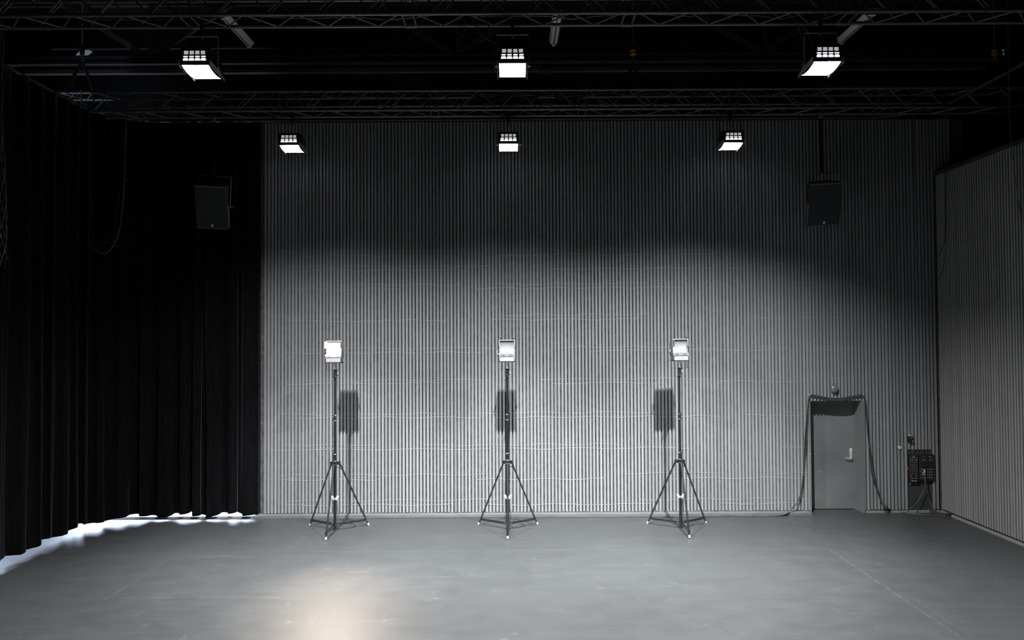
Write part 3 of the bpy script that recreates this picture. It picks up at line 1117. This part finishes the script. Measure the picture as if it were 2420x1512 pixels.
    dc_.tube(smooth_path([(0.038, 0, 2.75), (0.040, -0.004, 2.62), (0.033, -0.004, 2.40), (0.045, -0.004, 2.2), (0.034, -0.004, 2.08)], 6), 0.006, 6)
    dc_.build('power_cable', M['cable_grey'], root, True)
    return root


def make_head():
    root = empty('stand_flood_light')
    hw = 0.127
    # base box
    MB().bevel_box(-hw, hw, -0.135, 0.10, 0.140, 0.214, 0.004).build('base_box', M['lamp_white'], root)
    MB().box(-hw - 0.014, hw + 0.014, -0.145, 0.105, 0.128, 0.140).build('base_plate', M['lamp_black'], root)
    MB().box(-hw + 0.004, hw - 0.004, -0.128, 0.09, 0.213, 0.224).build('seam', M['dark_slot'], root)
    lf = MB()
    lf.box(-hw, hw, -0.132, -0.100, 0.223, 0.234)
    lf.raw([(-hw, -0.130, 0.234), (hw, -0.130, 0.234), (hw, -0.085, 0.278), (-hw, -0.085, 0.278)], [(0, 1, 2, 3)])
    lf.raw([(-hw, -0.060, 0.234), (hw, -0.060, 0.234), (hw, -0.080, 0.278), (-hw, -0.080, 0.278)], [(0, 1, 2, 3)])
    lip = lf.build('lower_lip', M['lip_grey'], root)
    sl_ = MB()
    for s in (-0.073, 0.073):
        m4 = Matrix.Translation((s, -0.1185, 0.247)) @ Matrix.Rotation(math.radians(-45), 4, 'X')
        sl_.box(-0.034, 0.034, -0.003, 0.003, -0.0055, 0.0055, m4)
    sl_.build('vent_slot', M['dark_slot'], lip)
    rf = MB()
    prof = [(-0.080, 0.278), (-0.058, 0.298), (-0.044, 0.325), (-0.037, 0.355), (-0.036, 0.385), (-0.041, 0.42), (-0.054, 0.455), (-0.070, 0.480)]
    for a, b in zip(prof, prof[1:]):
        rf.raw([(-hw + 0.001, a[0], a[1]), (hw - 0.001, a[0], a[1]), (hw - 0.001, b[0], b[1]), (-hw + 0.001, b[0], b[1])], [(0, 1, 2, 3)])
    rf.build('reflector', M['reflector'], root, True)
    hs = MB()
    back = [(-0.05, 0.484), (0.03, 0.482), (0.075, 0.43), (0.085, 0.37), (0.07, 0.31), (0.06, 0.224), (0.085, 0.224), (0.11, 0.30), (0.11, 0.44), (0.06, 0.505), (-0.05, 0.508)]
    hs.prism(back, 'x', -hw, hw)
    cheek = [(-0.135, 0.214), (0.10, 0.214), (0.11, 0.44), (0.06, 0.508), (-0.06, 0.515), (-0.10, 0.50), (-0.085, 0.40), (-0.085, 0.30), (-0.13, 0.25)]
    for s in (-1, 1):
        hs.prism(cheek, 'x', s * hw, s * (hw + 0.008))
    hs.build('housing', M['lamp_white'], root)
    MB().box(-hw + 0.006, hw - 0.006, -0.074, -0.045, 0.482, 0.502).build('top_slot', M['dark_slot'], root)
    tp_ = MB()
    tp_.box(-hw - 0.018, hw + 0.018, -0.090, -0.055, 0.506, 0.522)
    tp_.build('hood', M['lamp_white'], root)
    for s in (-1, 1):
        sf = MB()
        sf.box(s * 0.137, s * 0.1395, -0.19, -0.07, 0.39, 0.505)
        sf.raw([(s * 0.1275, -0.10, 0.39), (s * 0.145, -0.10, 0.39), (s * 0.145, -0.098, 0.50), (s * 0.1275, -0.098, 0.50)], [(0, 1, 2, 3)])
        sf.build('side_flag', M['lamp_white'], root)
    for s in (-1, 1):
        cl = MB()
        cl.tube([(s * 0.108, -0.073, 0.520), (s * 0.108, -0.073, 0.545)], 0.009, 8)
        cl.lathe([(0.018, 0.538), (0.020, 0.545), (0.018, 0.553)], 12, Matrix.Translation((s * 0.108, -0.073, 0)))
        cl.build('hood_knob', M['chrome'], root, True)
    yk = MB()
    for s in (-1, 1):
        yk.box(s * 0.1465, s * 0.1495, -0.014, 0.014, 0.0, 0.345)
    yk.box(-0.1495, 0.1495, -0.014, 0.014, -0.003, 0.0)
    yk.build('yoke', M['yoke'], root)
    for s in (-1, 1):
        kb = MB()
        kb.tube([(s * 0.134, 0, 0.332), (s * 0.158, 0, 0.332)], 0.009, 10)
        kb.lathe([(0.016, 0.0), (0.018, 0.008), (0.012, 0.016)], 12, Matrix.Translation((s * 0.152, 0, 0.332)) @ Matrix.Rotation(s * math.pi / 2, 4, 'Y'))
        kb.build('pivot_knob', M['chrome'], root, True)
    hd = MB()
    hd.tube(smooth_path([(-0.150, -0.01, 0.332), (-0.165, -0.03, 0.318), (-0.178, -0.04, 0.285), (-0.185, -0.04, 0.255)], 5), 0.007, 8)
    hd.tube([(-0.13, -0.04, 0.268), (-0.182, -0.045, 0.268)], 0.006, 8)
    hd.build('tilt_lever', M['chrome'], root, True)
    pc = MB()
    pc.tube(smooth_path([(0.0, -0.03, 0.132), (0.006, -0.04, 0.09), (0.020, -0.035, 0.045), (0.030, -0.012, 0.01), (0.036, 0.0, -0.02)], 6), 0.005, 6)
    pc.build('power_cable', M['cable_grey'], root, True)
    MB().tube([(0, 0, -0.01), (0, 0, 0.008)], 0.016, 12).build('spigot', M['chrome'], root, True)
    return root


stand0 = make_stand()
head0 = make_head()
places = [(on_floor(798, 1246.5), 'left', 'black tripod light stand at the left, below the glowing warm lamp'),
          (on_floor(1200.5, 1245.5), 'middle', 'black tripod light stand in the middle of the slatted wall'),
          (on_floor(1603, 1242), 'right', 'black tripod light stand at the right, nearest the grey door')]
lit_rf = None
for i, (p, side, lab) in enumerate(places):
    s = stand0 if i == 0 else copy_tree(stand0)
    s.location = (p.x, 12.58, 0)
    tag(s, lab, 'light stand', 'tripod stands in front of the slatted wall')
for i, (p, side, lab) in enumerate(places):
    h = head0 if i == 0 else copy_tree(head0)
    h.location = (p.x, 12.58, 2.853)
    if side == 'right':
        h.rotation_euler = (0, 0, math.radians(5))
    tag(h, {'left': 'glowing warm white flood light on top of the left tripod stand',
            'middle': 'unlit pale flood light on top of the middle tripod stand',
            'right': 'unlit pale flood light on top of the right tripod stand'}[side], 'flood light', 'flood lights on tripod stands')
    if side == 'left':
        for ch in h.children:
            if ch.name.startswith('reflector'):
                me = ch.data.copy()
                me.materials[0] = M['halogen_glow']
                lit = ch
                lit_me = me
lit.data = lit_me
bd_ = bpy.data.lights.new('lamp_beam', 'SPOT')
bd_.energy = 780.0
bd_.color = (1.0, 0.80, 0.62)
bd_.spot_size = math.radians(40)
bd_.spot_blend = 1.0
bd_.shadow_soft_size = 0.08
bo_ = bpy.data.objects.new('lamp_beam', bd_)
bo_.location = (places[0][0].x, 12.58 - 0.17, 3.22)
bo_.rotation_euler = (Vector((-2.35, 9.35, 0)) - Vector(bo_.location)).to_track_quat('-Z', 'Y').to_euler()
col.objects.link(bo_)

# ------------------------------------------------------------------ loudspeakers
def speaker(px, py, yaw, roll, label, bar_side):
    c = at(px, py, 12.85)
    root = empty('loudspeaker', c)
    tilt = math.radians(-19)
    rm = Matrix.Rotation(yaw, 4, 'Z') @ Matrix.Rotation(roll, 4, 'Y') @ Matrix.Rotation(-tilt, 4, 'X')
    w, h, d = 0.27, 0.385, 0.36
    cab = MB()
    cab.prism([(-w, -d / 2), (w, -d / 2), (w, 0.02), (w * 0.6, d / 2), (-w * 0.6, d / 2), (-w, 0.02)], 'z', -h, h)
    cab.v = [tuple(rm @ Vector(p)) for p in cab.v]
    cab.build('cabinet', M['lamp_black'], root)
    gr = MB()
    gr.bevel_box(-w + 0.004, w - 0.004, -d / 2 - 0.014, -d / 2 + 0.001, -h + 0.022, h - 0.030, 0.004, rm)
    gr.build('grille', M['speaker'], root)
    for (z0, z1) in ((h - 0.028, h), (-h, -h + 0.020)):
        MB().box(-w, w, -d / 2 - 0.016, -d / 2 + 0.002, z0, z1, rm).build('edge_strip', M['speaker_edge'], root)
    bd = MB()
    m4 = rm @ Matrix.Translation((0, -d / 2 - 0.013, -h + 0.062)) @ Matrix.Rotation(math.pi / 2, 4, 'X')
    bd.lathe([(0.024, 0.0), (0.024, 0.004), (0.018, 0.007)], 18, m4)
    bd.build('badge', M['steel'], root, True)
    br = MB()
    rz = Matrix.Rotation(yaw, 4, 'Z') @ Matrix.Rotation(roll, 4, 'Y')
    for s in (-1, 1):
        br.box(s * (w + 0.016) - 0.004, s * (w + 0.016) + 0.004, -0.02, 0.02, -0.02, h + 0.17, rz)
    br.box(-w - 0.02, w + 0.02, -0.02, 0.02, h + 0.165, h + 0.173, rz)
    br.build('bracket', M['yoke'], root)
    for s in (-1, 1):
        kb = MB()
        kb.tube([rz @ Vector((s * (w + 0.0), 0, 0)), rz @ Vector((s * (w + 0.05), 0, 0))], 0.012, 8)
        kb.tube([rz @ Vector((s * (w + 0.04), 0.0, 0.0)), rz @ Vector((s * (w + 0.085), -0.02, 0.005))], 0.007, 8)
        kb.build('bracket_knob', M['yoke'], root, True)
    MB().box(bar_side * (w + 0.004), bar_side * (w + 0.022), -d / 2, -d / 2 + 0.05, -h + 0.02, 0.03, rm).build('side_bar', M['speaker_edge'], root)
    po = MB()
    tz = ZT0 - c.z
    po.tube([(0, 0, h + 0.165), (0, 0, tz - 0.02)], 0.020, 10)
    po.build('drop_pole', M['lamp_black'], root, True)
    cl = MB()
    cl.lathe([(0.028, tz - 0.13), (0.032, tz - 0.125), (0.032, tz - 0.04), (0.028, tz - 0.03)], 12)
    cl.build('pole_clamp', M['yoke'], root, True)
    tag(root, label, 'loudspeaker', 'loudspeakers hung from the far truss')


speaker(505.5, 487, math.radians(9), math.radians(1.5), 'black loudspeaker hanging in front of the dark curtain', 1)
speaker(1942.5, 480, math.radians(-8), math.radians(-1.5), 'black loudspeaker hanging in front of the slatted wall above the door', -1)

# ------------------------------------------------------------------ bell over the door
bc = at(1970.5, 919, WY)
bl = empty('alarm_bell', (bc.x, WY, bc.z))
MX = Matrix.Rotation(math.pi / 2, 4, 'X')
MB().lathe([(0.030, 0.0), (0.030, 0.030)], 16, MX).build('bell_base', M['bell'], bl, True)
MB().lathe([(0.078, 0.028), (0.080, 0.032), (0.078, 0.040), (0.066, 0.058), (0.045, 0.070), (0.020, 0.076), (0.006, 0.077)], 32, MX).build('gong', M['bell'], bl, True)
MB().lathe([(0.008, 0.074), (0.008, 0.081), (0.004, 0.083)], 10, MX).build('gong_screw', M['bolt'], bl, True)
MB().tube(smooth_path([(0.0, -0.012, 0.03), (0.004, -0.012, 0.10), (-0.012, -0.012, 0.16), (-0.012, -0.012, 0.215)], 5), 0.009, 8).build('conduit', M['bell'], bl, True)
tag(bl, 'round grey alarm bell mounted on the slats above the door', 'bell')

# ------------------------------------------------------------------ connection niche beside the door
nb = MB()
nb.box(PX0 + 0.005, PX1 - 0.005, FB - 0.018, FB + 0.0, 0.05, PZ - 0.01)
tag(nb.build('backing_board', M['board']), 'dark board set in the slats behind the connection panels', 'board')
# left panel: rows of small sockets
a0, a1 = at(2147.5, 1074.5, WY), at(2169.5, 1139, WY)
PYF = WY - 0.035
pn = empty('patch_panel', ((a0.x + a1.x) / 2, FB - 0.018, (a0.z + a1.z) / 2))
ox, oy, oz = pn.location
MB().bevel_box(a0.x - ox, a1.x - ox, PYF - oy, 0.0, a1.z - oz, a0.z - oz, 0.004).build('body', M['plastic'], pn)
for r_ in range(8):
    for c in range(4):
        p = at(2151.5 + c * 4.9, 1081.5 + r_ * 5.25, PYF)
        sk = MB()
        m4 = Matrix.Translation((p.x - ox, PYF - oy, p.z - oz)) @ MX
        sk.lathe([(0.0115, -0.001), (0.0115, 0.003), (0.009, 0.004), (0.0085, 0.0015)], 14, m4)
        sk.build('socket', M['socket_metal'] if r_ < 2 else M['socket'], pn, True)
lb_ = MB()
p = at(2159, 1078, PYF)
lb_.box(p.x - 0.012 - ox, p.x + 0.012 - ox, PYF - 0.002 - oy, PYF + 0.001 - oy, p.z - 0.006 - oz, p.z + 0.006 - oz)
lb_.build('paper_label', M['white_tag'], pn)
p = at(2160, 1136, PYF)
l2 = MB()
for s in (-1, 1):
    l2.box(p.x + s * 0.025 - 0.021 - ox, p.x + s * 0.025 + 0.021 - ox, PYF - 0.003 - oy, PYF + 0.001 - oy, p.z - 0.004 - oz, p.z + 0.004 - oz)
l2.build('label_strip', M['white_tag'], pn)
for px in (2153, 2166, 2156, 2163):
    for py in ((1124, 1130) if px in (2153, 2166) else (1130,)):
        p = at(px, py, PYF)
        kn = MB()
        kn.lathe([(0.013, 0.0), (0.012, 0.014), (0.009, 0.016)], 12, Matrix.Translation((p.x - ox, PYF - oy + 0.001, p.z - oz)) @ MX)
        kn.build('knob', M['socket'], pn, True)
p = at(2147.2, 1107, PYF)
MB().box(p.x - 0.006 - ox, p.x + 0.006 - ox, PYF - 0.002 - oy, PYF + 0.02 - oy, p.z - 0.03 - oz, p.z + 0.03 - oz).build('red_tab', M['red'], pn)
for px in (2152.5, 2163.5):
    p = at(px, 1142, WY)
    MB().tube([(p.x - ox, -0.02, p.z + 0.03 - oz), (p.x - ox, -0.02, p.z - 0.02 - oz)], 0.013, 10).build('cable_gland', M['socket'], pn, True)
tag(pn, 'tall narrow black panel filled with rows of small sockets', 'panel')
# right panel: larger sockets with a flap
a0, a1 = at(2170.5, 1073.5, WY), at(2206.5, 1135, WY)
pr_ = empty('socket_panel', ((a0.x + a1.x) / 2, FB - 0.018, (a0.z + a1.z) / 2))
ox, oy, oz = pr_.location
MB().bevel_box(a0.x - ox, a1.x - ox, PYF - oy, 0.0, a1.z - oz, a0.z - oz, 0.006).build('body', M['plastic'], pr_)
f0, f1 = at(2173.5, 1092.5, PYF), at(2205, 1105, PYF)
MB().bevel_box(f0.x - ox, f1.x - ox, PYF - 0.012 - oy, PYF + 0.002 - oy, f1.z - oz, f0.z - oz, 0.003).build('flap', M['plastic'], pr_)
for (px0, rows_) in ((2174.5, 4), (2192, 4)):
    for r_ in range(rows_):
        for c in range(3):
            p = at(px0 + c * 5.3, 1108.5 + r_ * 6.6, PYF)
            sk = MB()
            m4 = Matrix.Translation((p.x - ox, PYF - oy, p.z - oz)) @ MX
            if c == 0:
                sk.box(p.x - ox - 0.011, p.x - ox + 0.011, PYF - oy - 0.004, PYF - oy + 0.001, p.z - oz - 0.006, p.z - oz + 0.006)
                sk.build('switch', M['socket_metal'], pr_)
            else:
                sk.lathe([(0.016, -0.001), (0.016, 0.004), (0.012, 0.006), (0.011, 0.002)], 14, m4)
                sk.build('socket', M['socket'], pr_, True)
for (px, py, r) in ((2180, 1079.5, 0.010), (2184.5, 1079.5, 0.012), (2197.5, 1079.5, 0.010), (2202, 1079.5, 0.012), (2180, 1087, 0.015), (2185, 1087, 0.015), (2197.5, 1087, 0.015), (2203, 1087, 0.015)):
    p = at(px, py, PYF)
    sk = MB()
    sk.lathe([(r, -0.001), (r, 0.004), (r * 0.75, 0.006), (r * 0.7, 0.002)], 14, Matrix.Translation((p.x - ox, PYF - oy, p.z - oz)) @ MX)
    sk.build('socket', M['yellow'] if (px, py) == (2197.5, 1079.5) else M['socket'], pr_, True)
for px in (2178.5, 2196):
    p = at(px, 1136.5, WY)
    MB().tube([(p.x - ox, -0.02, p.z + 0.03 - oz), (p.x - ox, -0.02, p.z - 0.01 - oz)], 0.013, 10).build('cable_gland', M['socket'], pr_, True)
tag(pr_, 'wide black panel of large sockets and a flap beside the corner', 'panel')
# short leads from the niche top down into the panels
for k, px in enumerate((2155.5, 2158.5, 2171, 2178, 2182, 2189, 2195, 2200)):
    p0, p1 = at(px + R.uniform(-1, 1), 1061, WY + 0.01), at(px, 1075.5, WY + 0.01)
    tag(MB().tube(smooth_path([p0, p0.lerp(p1, 0.5) + Vector((R.uniform(-0.015, 0.015), 0, 0)), p1], 4), 0.006, 6).build('lead', M['cable_grey'], None, True),
        'thin grey lead running from the cut slats down into the black panels', 'cable', 'leads above the black panels')
# small box and white tag
bx0, bx1 = at(2146, 1030.5, WY - 0.03), at(2156.5, 1045, WY - 0.03)
jb = empty('junction_box', ((bx0.x + bx1.x) / 2, WY - 0.003, (bx0.z + bx1.z) / 2))
hw_, hh_ = (bx1.x - bx0.x) / 2, (bx0.z - bx1.z) / 2
MB().bevel_box(-hw_, hw_, -0.05, 0.0, -hh_, hh_, 0.006).build('body', M['plastic'], jb)
MB().box(-hw_ * 0.7, 0.01, -0.045, 0.0, hh_ + 0.004, hh_ + 0.018).build('top_tag', M['white_tag'], jb)
MB().box(-0.008, 0.016, -0.053, -0.049, hh_ * 0.35, hh_ * 0.55).build('label', M['yellow'], jb)
MB().lathe([(0.012, 0.0), (0.010, 0.012)], 12, Matrix.Translation((hw_ - 0.006, -0.048, -hh_ * 0.55)) @ MX).build('button', M['yellow'], jb, True)
tag(jb, 'small black wall box with yellow button above the socket panels', 'box')
t0 = at(2125.5, 1056, WY - 0.012)
tg = MB()
tg.raw([t0 + Vector(v) for v in ((-0.045, 0, 0.020), (0.0, -0.014, 0.014), (0.045, -0.004, 0.010), (0.046, 0.0, -0.014), (0.012, -0.014, -0.036), (-0.016, -0.01, -0.024))] +
       [t0 + Vector(v) for v in ((-0.045, 0.012, 0.020), (0.0, 0.012, 0.014), (0.045, 0.012, 0.010), (0.046, 0.012, -0.014), (0.012, 0.012, -0.036), (-0.016, 0.012, -0.024))],
       [(0, 1, 2, 3, 4, 5), (11, 10, 9, 8, 7, 6)] + [(i, (i + 1) % 6, 6 + (i + 1) % 6, 6 + i) for i in range(6)])
tag(tg.build('tape_scrap', M['white_tag']), 'crumpled white tape scrap stuck on the slats between door and socket panels', 'tape')

# ------------------------------------------------------------------ cables on the back wall and floor
CY = WY - 0.035
for k in range(4):
    j = lambda s=1.0: R.uniform(-2.6, 2.6) * s
    left_pts = [on_floor(1700 + 40 * k, 1217.5 + 0.4 * k, 0.010), on_floor(1800, 1217.2 + j(.2), 0.010), on_floor(1850, 1215.5 + j(.4), 0.03),
                at(1875 + j(), 1201 + j(), CY - 0.09), at(1893 + j(), 1170, CY), at(1900 + j(), 1110, CY), at(1906 + j(), 1020, CY),
                at(1910 + j(.5), 960, CY), at(1912 + j(.5), 940 + j(.5), CY), at(1918, 933 + k * 0.7, CY)]
    top = [at(1936, 936 + k * 0.8, CY), at(1960, 940.5 + k * 0.8, CY), at(1985, 941 + k * 0.8, CY), at(2010, 937.5 + k * 0.7, CY), at(2028, 934 + k * 0.6, CY)]
    right_pts = [at(2038, 933 + k * 0.6, CY), at(2044 + k * 0.6, 950, CY), at(2049 + j(.7), 1010, CY), at(2056 + j(), 1075, CY), at(2066 + j(1.5), 1130, CY),
                 at(2080 + j(2), 1175, CY), at(2095 + j(2), 1200, CY - 0.06)]
    end = on_floor(2110 + 3 * k, 1207.5 + j(.3), 0.012)
    tail = [end, on_floor(2150, 1212.5 + k * 0.7, 0.012), on_floor(2185, 1216 + k * 0.6, 0.012), on_floor(2205, 1216.5 + k * 0.5, 0.012)]
    m = MB().tube(smooth_path(left_pts + top + right_pts + tail, 7), 0.0085, 7)
    tag(m.build('cable', M['cable'] if k % 2 == 0 else M['cable_grey'], None, True),
        'cable of the dark bundle draped over the door from floor to floor', 'cable', 'cable bundle around the door')
for px, side in ((1912, 'left'), (2038, 'right')):
    p = at(px, 934, WY)
    m = MB().tube(smooth_path([(p.x, WY, p.z + 0.015), (p.x, WY - 0.05, p.z + 0.012), (p.x, WY - 0.058, p.z + 0.035)], 5), 0.006, 8)
    tag(m.build('wall_hook', M['steel'], None, True), 'small metal hook holding the cables at the %s top corner of the door' % side, 'hook')
# coil on the floor in the corner
m = MB()
c = on_floor(2218, 1211.5, 0)
for k in range(6):
    rr_ = 0.17 + 0.012 * R.uniform(-1, 1)
    pts = [(c.x + rr_ * math.cos(a) + R.uniform(-.004, .004), c.y - 0.05 + 0.26 * math.sin(a) * rr_ / 0.17, 0.010 + 0.012 * k) for a in [2 * math.pi * i / 26 for i in range(26)]]
    m.tube(pts, 0.0075, 6, closed=True)
tag(m.build('cable_coil', M['cable_grey'], None, True), 'loose coil of dark cable on the floor in the right corner', 'cable')
# leads plugged into the wide panel
q0 = at(2184.5, 1112, PYF - 0.02)
for k, (pts, lab) in enumerate((
        ([q0, at(2186.5, 1122, PYF - 0.06), at(2186.5, 1140, PYF - 0.05), at(2180, 1163, PYF - 0.04), at(2165, 1190, PYF - 0.06), at(2152, 1201, PYF - 0.10), on_floor(2135, 1207, 0.012), on_floor(2100, 1208.5, 0.012)],
         'thin lead plugged into the wide socket panel, running down to the left'),
        ([at(2182, 1118, PYF - 0.02), at(2185.5, 1126, PYF - 0.06), at(2187, 1145, PYF - 0.05), at(2194, 1170, PYF - 0.04), at(2200, 1190, PYF - 0.05), at(2207, 1203, PYF - 0.16), on_floor(2214, 1209, 0.05)],
         'thin lead plugged into the wide socket panel, running down to the coil'))):
    cb = MB().tube(smooth_path(pts, 7), 0.0065, 7).build('lead', M['cable_grey'], None, True)
    tag(cb, lab, 'cable')
    pg = MB()
    d = (Vector(pts[1]) - Vector(pts[0])).normalized()
    pg.tube([Vector(pts[0]) + Vector((0, 0.02, 0.006)), Vector(pts[0]), Vector(pts[0]) + d * 0.045], [0.011, 0.013, 0.009], 10)
    pg.build('plug', M['yellow'] if k == 0 else M['socket_metal'], cb, True)
    sv = MB()
    sv.tube([Vector(p) for p in smooth_path(pts[1:3], 4)][1:4], 0.009, 8)
    sv.build('sleeve', M['wire'], cb, True)
# supply cables along the plank from the door bundle to each stand
for (p, side, lab) in places:
    z = 0.009
    dx = {'left': 20, 'middle': 14, 'right': -22}[side]
    fx = p.x
    a = Vector((fx + 0.03, 12.62, 0.03))
    pts = [Vector((fx + 0.032, 12.585, 0.52)), Vector((fx + 0.05, 12.61, 0.25)), Vector((fx + 0.05, 12.65, 0.05)), Vector((fx + 0.16, 12.70, z)), Vector((fx + 0.30, 12.86, z)), Vector((fx + 0.18, 13.05, z)),
           Vector((fx + 0.10, 13.22, z)), Vector((fx + 0.30, 13.37, z)), Vector((fx + 0.8, 13.40, z))]
    x = fx + 1.4
    off = {'left': 0.0, 'middle': 0.016, 'right': 0.032}[side]
    while x < 4.85:
        pts.append(Vector((x, 13.405 - off + R.uniform(-0.006, 0.006), z)))
        x += 0.7
    pts.append(Vector((4.95, 13.40 - off, z)))
    tag(MB().tube(smooth_path(pts, 6), 0.0065, 7).build('cable', M['cable_grey'], None, True),
        'thin supply cable on the floor along the wall from the %s tripod stand' % side, 'cable')

# ------------------------------------------------------------------ hanging cables
# long loop in front of the curtain
HY = 12.62
lp = empty('cable_loop', at(240, 430, HY))
o0 = Vector(lp.location)
for k in range(4):
    e = lambda s: R.uniform(-s, s)
    pts = [at(192 + e(1.5), 212, HY), at(194 + e(2), 330, HY), at(195 + e(2), 420, HY), at(197 + e(2), 510, HY), at(208 + e(2), 560, HY), at(222 + e(2), 588, HY), at(246 + e(2), 597 + k, HY),
           at(262 + e(2), 588, HY), at(276 + e(2), 562, HY), at(287 + e(2), 520, HY), at(291 + e(2), 470, HY), at(293 + e(3), 420, HY), at(297 + e(3), 350, HY), at(301 + e(3), 214, HY)]
    MB().tube([p - o0 for p in smooth_path(pts, 7)], 0.008, 6).build('strand', M['cable_grey'], lp, True)
cw = MB()
cw.tube([at(207, 330, HY) - o0, at(221, 573, HY) - o0], 0.004, 5)
cw.tube([at(221, 574, HY) - o0, at(267, 570, HY) - o0], 0.004, 5)
cw.tube([at(268, 570, HY) - o0, at(285, 430, HY) - o0], 0.004, 5)
cw.build('tie_line', M['cable_grey'], lp)
for (px, py) in ((184, 351), (205, 579), (275, 580), (298, 427)):
    p = at(px, py, HY - 0.01) - o0
    MB().box(p.x - 0.035, p.x + 0.035, p.y - 0.006, p.y + 0.006, p.z - 0.007, p.z + 0.007).build('tape_flag', M['red'], lp)
for (px, py) in ((221, 573), (268, 570)):
    p = at(px, py, HY - 0.012) - o0
    MB().tube([p + Vector((-0.02, 0, -0.01)), p + Vector((0.02, 0, 0.01))], 0.007, 6).build('carabiner', M['bolt'], lp, True)
tag(lp, 'long hanging loop of dark cables with red tape flags before the curtain', 'cable')
# twisted bundle at the left edge
HX = 10.2
bn = empty('cable_bundle', at(4, 450, HX))
o0 = Vector(bn.location)
for k in range(6):
    pts = []
    for i in range(40):
        py = -30 + (632 + 30 - 4 * k) * i / 39
        amp = 4 + 9 * min(1, max(0, (py - 330) / 200))
        px = 4 + amp * math.sin(py / 42.0 + k * 1.05) + (k - 3) * 0.6
        pts.append(at(px, py, HX + 0.04 * math.cos(py / 42.0 + k * 1.05)) - o0)
    MB().tube(pts, 0.008, 6).build('strand', M['cable_grey'] if k % 2 else M['cable'], bn, True)
tag(bn, 'twisted bundle of dark cables hanging at the left edge of the picture', 'cable')
# slack loops near the right corner
for k, (pts, lab) in enumerate((([(2157, 270), (2158, 480), (2161, 590), (2172, 645), (2190, 669), (2206, 672), (2221, 655), (2231, 618), (2235, 560), (2236, 430), (2236, 265)], 'long slack cable loop hanging before the right corner'),
                                ([(2159, 268), (2161, 540), (2168, 590), (2182, 612), (2200, 617), (2216, 608), (2227, 585), (2233, 540), (2234, 268)], 'shorter slack cable loop hanging before the right corner'))):
    m = MB().tube(smooth_path([at(px, py, 12.95) for px, py in pts], 8), 0.007, 6)
    tag(m.build('cable', M['cable_grey'], None, True), lab, 'cable')
m = MB().tube(smooth_path([at(px, py, 11.3) for px, py in ((2381, -58), (2384, 200), (2390, 350), (2396, 395), (2405, 460), (2418, 540), (2432, 600))], 8), 0.007, 6)
hc = m.build('cable', M['cable_grey'], None, True)
tag(hc, 'single cable hanging down the right wall from the gallery', 'cable')
m = MB().tube([at(2391.5, 371, 11.29), at(2396.5, 392, 11.29)], 0.011, 8)
m.build('connector', M['bolt'], hc, True)
# lamp leads along the near truss
for (pts, lab) in (([(1093, 49), (1090, 70), (1094, 84), (1098, 75), (1097, 49)], 'short cable loop hanging from the near truss left of centre'),
                   ([(1118, 48), (1128, 70), (1150, 92), (1170, 102), (1178, 118)], 'curved cable running from the near truss to the centre flood light'),
                   ([(1893, 48), (1904, 70), (1914, 90), (1922, 105)], 'curved cable running from the near truss to the right flood light')):
    m = MB().tube(smooth_path([at(px, py, 9.19) for px, py in pts], 7), 0.006, 6)
    tag(m.build('cable', M['cable_grey'], None, True), lab, 'cable')
